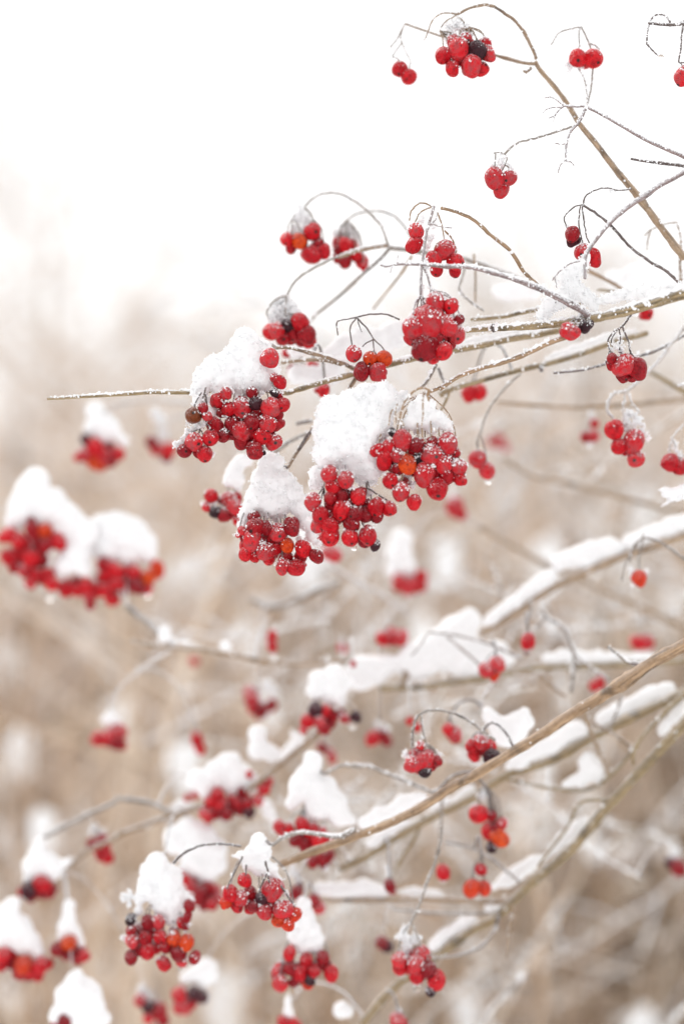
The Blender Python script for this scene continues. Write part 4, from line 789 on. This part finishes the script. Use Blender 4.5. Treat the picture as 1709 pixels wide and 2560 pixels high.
cl('dull red bunch at the lower left centre with one orange berry in the middle', 'C', .845,
   [(1085, 890, 108, 'd'), (1035, 1115, 90, 'o'), (660, 885, 95, 'd'), (640, 775, 75, 'd'), (925, 950, 92), (620, 1040, 98), (1215, 1140, 86), (780, 1180, 100), (895, 1150, 78), (570, 1130, 92), (540, 1222, 80), (650, 1250, 62), (820, 1250, 72), (980, 1360, 86), (1140, 1372, 86), (1020, 1262, 72, 'd'), (1200, 1240, 72, 'd'), (1382, 1240, 84, 'd'), (800, 900, 72, 'd'), (840, 1030, 62, 'd'), (500, 935, 42), (740, 1050, 62, 'd'), (452, 990, 30)],
   hub=(860, 480), cap=[(820, 150, 150), (910, 130, 105), (780, 330, 190), (950, 380, 190), (700, 540, 170), (900, 600, 210), (1090, 480, 150), (1190, 640, 145), (1270, 830, 115), (1320, 990, 85), (540, 740, 85, .003), (505, 860, 60, .004), (600, 650, 100), (800, 720, 100, .005), (890, 830, 45, .004), (1180, 800, 70, .006), (1170, 1030, 50, .004), (480, 1000, 40, .008), (1400, 1090, 50, .003)],
   cap_label='steep snow cone on the dull red bunch left of the big dome', front=.75, back=.38, drops=[(1118, 1250, 20), (1250, 1345, 20)])
cl('blurred bunch half hidden behind the steep snow cone, one berry black', 'C', .90, [(420, 655, 84, 'f'), (340, 560, 84), (430, 550, 78), (300, 745, 70, 'd'), (190, 715, 64, 'k'), (395, 720, 60), (130, 525, 80), (80, 650, 58), (440, 820, 50)], hub=(450, 250),
   cap=[(500, 110, 110), (420, 220, 110), (350, 350, 85), (560, 100, 90), (490, 330, 80), (260, 520, 45), (170, 600, 46, -.004), (460, 420, 56), (250, 640, 40)], cap_label='slanting blurred snow cap tucked behind the steep snow cone', front=.6)
cl('salmon coloured blurred berry behind the lower right of the steep cone', '4', 1.02, [(805, 1085, 34), (775, 1075, 30), (740, 1010, 26)], hub=(780, 1010))
cl('out of focus orange red berry lump right of the central bunches', '4', 1.12, [(1355, 855, 34), (1385, 895, 32, 'o'), (1350, 885, 26)], hub=(1360, 800), tuft=[(1355, 810, 26)])
cl('blurred pinkish bunch beneath a tall rounded snow cap below the centre', '6', 1.13, [(190, 392, 32, 'f'), (240, 412, 36), (298, 368, 28), (290, 415, 28), (212, 415, 28), (265, 425, 26, 'd'), (180, 420, 22)], hub=(210, 240),
   cap=[(200, 190, 60), (190, 260, 68), (165, 340, 50), (230, 330, 52), (250, 370, 34)], cap_label='tall rounded blurred snow cap below the centre of the bush')
cl('long dark red blurred berries lying on snow left of the small umbel', '4', .92, [(620, 235, 30, 'd'), (660, 238, 32, 'd'), (705, 222, 30), (585, 152, 24), (640, 255, 24)], hub=(660, 180), ped=False)
cl('small red berry hanging under the branch left of the big dome', '4', .90, [(755, 325, 27), (725, 320, 16, 'f')], hub=(760, 280))
# --- left
cl('left part of the heavy double bunch at the left edge, under high snow', '5', 1.05,
   [(240, 1245, 52, 'd'), (330, 1255, 55, 'o'), (430, 1335, 56, 'o'), (340, 1360, 54, 'd'), (60, 1290, 50), (140, 1330, 54), (220, 1350, 54), (70, 1440, 52), (150, 1430, 54), (235, 1450, 54), (310, 1470, 50, 'd'), (110, 1510, 48, 'd'), (180, 1545, 52), (260, 1570, 50), (340, 1580, 52), (230, 1625, 44), (385, 1645, 50), (230, 1180, 30, 'd')],
   hub=(250, 1050), cap=[(270, 880, 105), (230, 980, 135), (180, 1100, 130), (370, 1060, 135), (110, 1180, 80), (500, 1180, 135), (450, 1260, 110), (300, 1150, 90), (620, 1270, 125), (560, 1400, 125), (480, 1500, 100), (610, 1530, 70)], cap_label='high sloping snow cap at the left edge running down to a saddle', drops=[(195, 1650, 26), (360, 1735, 34)], front=.6)
cl('right part of the heavy double bunch, orange red, under a round snow cap', '5', 1.06,
   [(760, 1500, 50, 'd'), (845, 1540, 56, 'o'), (785, 1590, 54), (865, 1640, 56), (920, 1560, 48, 'd'), (985, 1560, 54, 'o'), (1000, 1650, 54, 'd'), (1090, 1590, 56, 'o'), (1155, 1535, 56, 'o'), (1070, 1670, 46), (930, 1660, 50, 'd'), (780, 1690, 54, 'o'), (830, 1750, 50), (720, 1690, 48), (640, 1650, 54), (570, 1690, 50), (490, 1670, 54), (560, 1640, 44, 'd'), (665, 1800, 34, 'd'), (660, 1740, 46)],
   hub=(900, 1350), cap=[(760, 1230, 110), (850, 1250, 150), (960, 1290, 150), (780, 1390, 105), (1050, 1350, 115), (1100, 1430, 75), (940, 1430, 85), (690, 1330, 100)], cap_label='round snow cap on the right half of the heavy double bunch', drops=[(1080, 1712, 34)], front=.6)
cl('blurred dark red bunch under a peaked snow cap below the long bare twig', '5', 1.09, [(620, 695, 52), (700, 640, 56), (760, 700, 58), (690, 735, 56, 'o'), (800, 650, 50, 'd'), (870, 690, 44), (740, 765, 48, 'o'), (630, 585, 40, 'k'), (820, 740, 40, 'd'), (665, 640, 44, 'd'), (570, 715, 30)], hub=(720, 420),
   cap=[(700, 370, 70), (745, 450, 95), (680, 490, 70), (830, 520, 75), (910, 590, 55), (760, 560, 60)], cap_label='peaked blurred snow cap below the long bare twig', ped=False, stalks=[('5', (1400, 320, 1200, 300, 1000, 305, 860, 330, 760, 385), 9)])
cl('two faint dull red berries behind the long bare twig, near the side bunch', '5', 1.12, [(1110, 605, 44, 'd'), (1150, 650, 42), (1240, 660, 46), (1225, 715, 40, 'd')], hub=(1190, 470), tuft=[(1150, 430, 60), (1200, 560, 40)], ped=False, stalks=[('5', (1400, 400, 1300, 420, 1190, 470), 8)])
cl('blurred crescent of red berries under a small snow tip in the open left', '13', 1.08, [(720, 1140, 46), (650, 1165, 44), (780, 1125, 44), (760, 1195, 44, 'd'), (795, 1205, 34), (700, 1185, 34), (620, 1180, 28)], hub=(720, 950), cap=[(715, 985, 32), (700, 1040, 48), (755, 1050, 44)], cap_label='small blurred snow tip on the crescent of berries in the open left')
cl('two stacked blurred berries beside the snow heaps at the left', '13', 1.08, [(1285, 1172, 40), (1308, 1232, 34)], hub=(1290, 1080))
cl('single faint pink dot of a berry beneath the pale level twig', '13', 1.2, [(1268, 660, 32)], hub=(1262, 600))
# --- middle band
cl('blurred berry bunch with a frosted upper berry, left of the level snow bank', '8', 1.1, [(860, 390, 48, 'f'), (850, 340, 40, 'f'), (920, 460, 48, 'd'), (985, 430, 42, 'd'), (905, 490, 34), (870, 440, 38)], hub=(890, 290), tuft=[(960, 300, 40), (1000, 320, 30), (865, 370, 26)])
cl('dark red bunch with a black berry at each end below the white slope', '8', .98, [(1275, 455, 40, 'k'), (1335, 465, 40), (1375, 485, 42, 'd'), (1300, 525, 40), (1225, 530, 42), (1330, 575, 40, 'd'), (1195, 585, 24), (1265, 500, 36), (1470, 510, 36), (1540, 500, 36, 'k'), (1370, 540, 36, 'd')], hub=(1360, 360),
   cap=[(1290, 250, 75), (1410, 230, 75), (1400, 330, 105), (1280, 330, 65), (1450, 410, 40), (1490, 290, 55), (1235, 330, 40)], cap_label='blocky snow cap joined to the left end of the white slope', drops=[(1515, 556, 30)])
cl('blurred dark red bunch under the broad lumpy snow heap at the lower left', '8', 1.0, [(640, 1010, 42), (590, 1060, 42), (655, 1065, 42), (560, 1135, 42), (620, 1125, 42, 'd'), (700, 1080, 42), (765, 1065, 42, 'd'), (700, 1135, 40, 'd'), (780, 1105, 40, 'd'), (830, 1060, 38, 'd'), (845, 1125, 36, 'k'), (900, 1045, 38), (940, 975, 38), (965, 925, 34), (845, 880, 24), (580, 1165, 32)], hub=(720, 890),
   cap=[(900, 620, 72), (890, 720, 70), (720, 800, 85), (620, 850, 80), (500, 920, 75), (560, 980, 66), (770, 890, 105), (850, 940, 80), (720, 960, 55), (980, 740, 66), (660, 930, 60)], cap_label='broad lumpy snow heap with a round knob on top, lower left')
cl('red berries under the snow wedge, crossed by the frosty grey twig', '9', .94, [(1195, 165, 46), (1040, 175, 38), (1100, 190, 34), (1150, 262, 40, 'd'), (1210, 285, 40, 'd'), (1290, 270, 46), (1250, 300, 36, 'd'), (1345, 250, 36), (1265, 190, 34), (1320, 195, 26), (1170, 220, 34, 'd'), (1060, 215, 20, 'f')], hub=(1200, 60),
   cap=[(1240, -275, 60), (1260, -230, 70), (1230, -150, 95), (1180, -80, 95), (1310, -60, 115), (1390, 20, 95), (1120, 20, 60), (1290, 70, 85), (1440, 100, 75), (1510, 130, 45)], cap_label='wedge of snow sloping right beside the rust brown branch')
cl('dark wine red blurred berries beneath the end of the rust brown branch', '9', .97, [(1310, 382, 40, 'd'), (1262, 400, 40, 'd'), (1362, 370, 34, 'd'), (1330, 415, 30, 'd')], hub=(1310, 320), tuft=[(1340, 440, 22)])
cl('dusky red bunch behind the arched stalk, under the round snow ball', '9', 1.0, [(520, 600, 44, 'd'), (465, 560, 44), (580, 575, 44, 'd'), (560, 640, 44, 'd'), (620, 590, 40), (600, 680, 40), (550, 690, 36, 'd'), (400, 480, 20), (430, 520, 26), (635, 640, 34), (500, 650, 34, 'd')], hub=(540, 380),
   cap=[(450, 200, 92), (380, 260, 105), (520, 260, 125), (610, 330, 100), (500, 390, 120), (620, 420, 85), (560, 480, 70), (430, 440, 66)], cap_label='round white snow ball with an arched stalk passing in front')
cl('plump red bunch at the lower left beneath a bell shaped snow cap', '9', .90,
   [(250, 795, 44, 'f'), (182, 802, 42, 'd'), (265, 892, 46), (350, 905, 42, 'o'), (432, 930, 46, 'o'), (80, 922, 44, 'f'), (170, 905, 42, 'd'), (75, 1022, 42, 'd'), (182, 990, 46), (300, 952, 40, 'd'), (380, 1002, 42, 'd'), (285, 1070, 44), (400, 1050, 38), (490, 1030, 36, 'd'), (130, 965, 38, 'd'), (240, 960, 38), (72, 782, 34, 'k'), (455, 690, 36, 'd'), (440, 760, 28, 'd'), (432, 822, 24, 'd'), (150, 860, 34, 'd')],
   hub=(260, 620), cap=[(250, 400, 62), (220, 470, 100), (300, 520, 120), (200, 570, 100), (370, 640, 85), (300, 680, 90), (350, 760, 60), (130, 640, 46), (120, 730, 34), (430, 640, 40), (450, 650, 40), (320, 790, 40)], cap_label='bell shaped snow cap over the plump bunch at the lower left', tuft=[(30, 640, 26), (70, 620, 26), (60, 680, 20), (30, 900, 26), (90, 850, 24)], front=.7, drops=[(395, 1105, 20)])
cl('red bunch with frosted berries hanging from a snowy fan of stalks, lower middle', '9', .87,
   [(930, 640, 50, 'p'), (1000, 585, 58, 'f'), (1070, 715, 56, 'f'), (1040, 782, 46, 'o'), (1140, 750, 48, 'o'), (940, 722, 50, 'f'), (815, 522, 46), (720, 612, 46), (792, 642, 44), (690, 672, 40, 'o'), (762, 692, 38), (850, 612, 44, 'd'), (872, 690, 42, 'd'), (1100, 812, 38, 'o'), (990, 692, 40, 'd')], hub=(890, 300),
   stalks=[('9', (350, 412, 395, 365, 450, 328, 510, 303, 570, 290, 640, 286, 720, 292, 790, 302), 8, (.0, .0)), ('9', (800, 370, 750, 470, 695, 580), 5, (-.012, -.01)), ('9', (950, 400, 965, 470, 975, 540), 6, (-.014, -.01)), ('9', (1050, 560, 1090, 620, 1130, 680), 6, (-.01, -.01)), ('9', (960, 480, 920, 570, 905, 610), 5, (-.014, -.012)), ('9', (825, 420, 822, 490), 5, (-.012, -.01))],
   cap=[(900, 260, 56), (870, 340, 58), (945, 340, 56), (835, 420, 46), (900, 440, 56), (985, 450, 56), (1025, 525, 42), (1085, 610, 34), (790, 360, 30), (740, 365, 18)], cap_label='white fan of snow over the stalks of the lower middle bunch', front=.7, stalk_frost=1.0)
cl('red bunch right of the bottom middle beneath a narrow snow column', '9', .92, [(1105, 1002, 42), (1215, 1042, 42), (1325, 1035, 40, 'd'), (1180, 1122, 44), (1272, 1112, 42), (1378, 1132, 42), (1345, 1080, 38, 'd'), (1050, 1195, 50, 'f'), (1035, 1120, 46, 'f'), (1110, 1100, 40, 'd'), (1240, 1175, 40, 'k'), (1225, 1200, 40, 'o'), (1145, 1180, 36, 'd'), (1300, 1070, 34, 'd')], hub=(1190, 820),
   cap=[(1200, 680, 52), (1190, 770, 82), (1230, 850, 84), (1150, 890, 62), (1265, 920, 74), (1200, 960, 52), (1300, 980, 42)], cap_label='narrow snow column near the bottom middle', tuft=[(1050, 1080, 26), (1280, 1085, 18)], drops=[(1155, 1240, 18)])
cl('dull blurred berries between the snow fan and the narrow column', '9', .97, [(1150, 602, 40, 'd'), (1268, 660, 40, 'd'), (1300, 705, 40), (1165, 560, 30, 'k')], hub=(1160, 480), tuft=[(1140, 470, 36), (1160, 520, 26)])
cl('pale red blurred berries beneath the flat snow lump at the lower left', '9', 1.03, [(385, 1272, 46), (400, 1340, 46, 'f'), (455, 1320, 46), (480, 1262, 42, 'k'), (530, 1282, 40, 'k'), (430, 1365, 32)], hub=(480, 1170), cap=[(560, 1095, 70), (500, 1130, 70), (600, 1150, 52), (430, 1160, 52), (560, 1190, 46)], cap_label='flat blurred snow lump under the plump lower left bunch')
cl('dark faded berry group at the bottom edge left of the middle', '9', 1.05, [(130, 1312, 40), (180, 1352, 38, 'k'), (262, 1385, 44, 'd'), (190, 1422, 40), (285, 1435, 36, 'd'), (240, 1350, 30, 'd')], hub=(170, 1230), tuft=[(150, 1240, 40), (180, 1290, 30)])
cl('red berries cut by the bottom edge in the middle, snow tip above', '9', .98, [(1060, 1452, 38), (1112, 1450, 40), (1150, 1475, 34), (1080, 1490, 36)], hub=(1100, 1330), cap=[(1100, 1285, 26), (1098, 1330, 38), (1100, 1385, 46), (1130, 1420, 30)], cap_label='small pointed snow tip at the bottom edge, middle')
# --- far left bottom
cl('dark bunch with one bright berry beneath a pointed snow cap, lower left', '7', 1.02, [(330, 1125, 52), (225, 1175, 56, 'k'), (300, 1185, 50, 'd'), (390, 1172, 52, 'd'), (250, 1215, 46, 'd'), (175, 1190, 40), (420, 1160, 36, 'd'), (350, 1210, 36, 'd')], hub=(310, 920),
   cap=[(315, 810, 62), (300, 900, 96), (260, 1000, 90), (400, 960, 85), (420, 1040, 70), (210, 1090, 50), (500, 970, 50), (330, 1050, 60), (540, 940, 36)], cap_label='pointed snow cap over the dark bunch with one bright berry')
cl('blurred hanging pair of berries, dark above and bright below, lower left', '7', 1.04, [(720, 812, 42, 'd'), (800, 782, 44, 'd'), (765, 850, 44), (830, 850, 40), (845, 925, 44), (800, 895, 44)], hub=(745, 680), tuft=[(740, 700, 40), (790, 720, 36)])
cl('wide bunch cut by the left edge under a sloping snow cone', '7', 1.0, [(190, 1762, 58, 'o'), (30, 1690, 50), (90, 1670, 54, 'd'), (110, 1745, 52, 'd'), (255, 1795, 56), (322, 1765, 54), (165, 1820, 50, 'd'), (230, 1845, 44, 'd'), (375, 1755, 40), (10, 1760, 50), (300, 1825, 44), (50, 1740, 44, 'd')], hub=(110, 1420),
   cap=[(100, 1280, 66), (60, 1370, 115), (150, 1470, 120), (40, 1520, 110), (230, 1590, 100), (300, 1680, 60), (120, 1590, 85), (-20, 1450, 110)], cap_label='sloping snow cone cut by the left edge near the bottom')
cl('bunch beneath the slim pointed snow cone near the lower left', '7', 1.0, [(540, 1592, 52, 'o'), (455, 1645, 48, 'd'), (500, 1625, 48), (565, 1660, 50, 'd'), (625, 1655, 48), (665, 1695, 46), (520, 1690, 44, 'd'), (610, 1710, 40, 'd')], hub=(550, 1420), cap=[(545, 1300, 58), (540, 1380, 78), (525, 1470, 88), (590, 1520, 66), (480, 1530, 52), (650, 1590, 40)], cap_label='slim pointed snow cone near the lower left corner')
cl('berry just showing at the bottom edge under the great blurred snow cone', '7', .97, [(510, 2215, 56, 'd'), (580, 2240, 50, 'd'), (450, 2250, 46)], hub=(580, 2100), cap=[(610, 1810, 50), (590, 1900, 100), (560, 2010, 130), (680, 1990, 115), (620, 2110, 170), (750, 2070, 90), (460, 2160, 80), (790, 2180, 80), (640, 2260, 120)], cap_label='great blurred snow cone rising from the bottom edge', ped=True)
# --- right middle
cl('frosted bunch with a black berry at its tip on a drooping arched stalk', '10', .88, [(330, 385, 36, 'f'), (390, 362, 34), (440, 370, 27, 'd'), (385, 420, 29, 'k'), (352, 345, 30, 'f'), (365, 300, 22, 'f'), (415, 395, 24, 'd'), (365, 395, 24, 'd')], hub=(350, 200),
   stalks=[('10', (705, 275, 640, 228, 560, 170, 470, 140, 400, 140, 355, 165, 335, 215, 328, 310), 8), ('10', (370, 150, 375, 220, 392, 290), 4)], tuft=[(362, 305, 18), (345, 330, 16), (300, 340, 14), (445, 345, 14)], ped=False, bark='grey')
cl('berry trio with a black one resting against the rust brown branch', '10', .895, [(640, 283, 30, 'f'), (602, 296, 30), (672, 300, 33), (612, 335, 32), (690, 348, 28, 'k'), (645, 318, 26, 'd')], hub=(650, 230), tuft=[(640, 265, 16)])
cl('bright red pair glowing between the arched stalk and the black tipped trio', '10', .955, [(490, 226, 26), (520, 250, 32), (500, 245, 22)], hub=(495, 170))
cl('blurred arc of dark red berries left of the arched stalk', '10', 1.05, [(150, 262, 30), (190, 252, 32, 'd'), (212, 277, 22, 'd'), (135, 280, 22)], hub=(180, 190), tuft=[(170, 200, 16), (205, 215, 18)])
cl('bunch of orange red berries hanging beneath the snow strip, one dull', '10', .93, [(632, 612, 42), (725, 716, 42, 'o'), (680, 685, 38), (690, 622, 22, 'd'), (738, 655, 22, 'f'), (690, 768, 22, 'k'), (700, 735, 26, 'd')], hub=(660, 480), tuft=[(650, 530, 26), (612, 575, 18)])
cl('lone round red berry on a long straight stalk with a water drop', '10', .95, [(468, 876, 33)], hub=(440, 780), stalks=[('10', (462, 530, 462, 620, 452, 740, 440, 800), 8)], drops=[(470, 908, 19)], ped=False, bark='grey')
cl('orange pair of berries with a drop between them and a small one above', '11', .93, [(602, 295, 36, 'o'), (656, 295, 34, 'o'), (640, 210, 27)], hub=(645, 140), drops=[(628, 330, 14)])
cl('small dark red berry drooping in front of the level snow strip', '11', .95, [(226, 282, 26, 'd'), (234, 302, 18, 'd')], hub=(225, 200), tuft=[(222, 220, 18)])
cl('shrivelled berry pair, one blackish, left of the icy lower bunch', '11', 1.0, [(188, 540, 25, 'd'), (213, 556, 26, 'k')], hub=(205, 470))
cl('icy bunch of red berries hanging at the end of a long stalk, lower right', '11', .90, [(345, 640, 36, 'f'), (372, 605, 36, 'f'), (320, 610, 36), (270, 620, 34), (272, 655, 32), (350, 692, 34), (402, 662, 34, 'd'), (440, 706, 38), (410, 765, 24, 'k'), (425, 730, 28, 'd')], hub=(325, 445),
   stalks=[('11', (462, 10, 455, 90, 425, 200, 395, 270, 350, 400, 322, 445), 8), ('11', (322, 450, 285, 500, 262, 580), 4), ('11', (325, 450, 350, 510, 372, 570), 4)], tuft=[(290, 490, 22), (305, 535, 30), (340, 530, 26), (272, 515, 18), (300, 575, 20)], drops=[(348, 752, 18)], ped=False, bark='grey')
cl('lone berry cut by the bottom edge below the lowest branch', '11', .95, [(262, 902, 34), (290, 915, 24, 'd')], hub=(262, 850), tuft=[(258, 862, 20)])
cl('dark small berry with frost at the right edge in front of the light spots', '11', 1.08, [(1545, 200, 30, 'd'), (1510, 182, 26, 'k'), (1535, 220, 20)], hub=(1515, 100), tuft=[(1515, 130, 28)])
cl('single orange red berry in a frosty halo of stalks at the right', '6', .92, [(1350, 380, 34, 'o')], hub=(1360, 200), stalks=[('6', (1640, 330, 1568, 285, 1500, 235, 1430, 195, 1370, 182), 8), ('6', (1365, 185, 1325, 220, 1300, 300), 5), ('6', (1372, 185, 1350, 270, 1352, 345), 5), ('6', (1355, 190, 1290, 290, 1265, 390), 4), ('6', (1365, 180, 1370, 160), 4)], ped=False, bark='grey', tuft=[(1315, 345, 14), (1390, 350, 12), (1320, 410, 10)], fr_t=.5)
cl('lone oval red berry with a white drop beneath in the middle right', '6', .95, [(810, 685, 34), (812, 700, 28)], hub=(810, 600), drops=[(806, 733, 19)])
cl('joined pair of vivid berries below the lone oval one', '6', .95, [(612, 825, 36), (662, 798, 36), (650, 852, 22, 'o')], hub=(655, 735))
cl('pale blurred pair of berries above the rust brown branch at the right', '6', 1.08, [(1342, 690, 32), (1388, 692, 32, 'f')], hub=(1360, 620))
cl('hidden berry peeking out above the rust brown branch', '6', 1.03, [(1130, 902, 26), (1160, 886, 26)], hub=(1150, 840))
cl('lens shaped blurred group of berries above the white slope', '6', 1.03, [(108, 670, 32), (152, 660, 36), (198, 668, 32), (150, 685, 26)], hub=(150, 590))
cl('slim stacked berries with a hanging drop above the pale level twig', '12', 1.05, [(402, 425, 27), (404, 455, 26), (404, 485, 25)], hub=(402, 350), drops=[(410, 530, 22)])
cl('faint red berry touching the upper left of the white slope', '12', 1.04, [(790, 490, 30), (806, 500, 24)], hub=(785, 430))
cl('tiny red berry set against the white slope', '12', .99, [(855, 582, 20)], hub=(850, 520))
cl('dim red berries under the dark bunch with two black ends', '12', 1.07, [(680, 1050, 26, 'd'), (735, 1090, 24), (740, 1120, 22), (715, 1070, 20)], hub=(700, 980))
cl('two tiny orange red berries behind the arched frosted stalk', '6', .99, [(240, 1070, 18), (276, 1102, 18)], hub=(240, 1010))
cl('two pale pink berries buried in snow at the left of the lumpy heap', '8', 1.05, [(440, 1030, 26, 'f'), (492, 1010, 26, 'f')], hub=(470, 960))
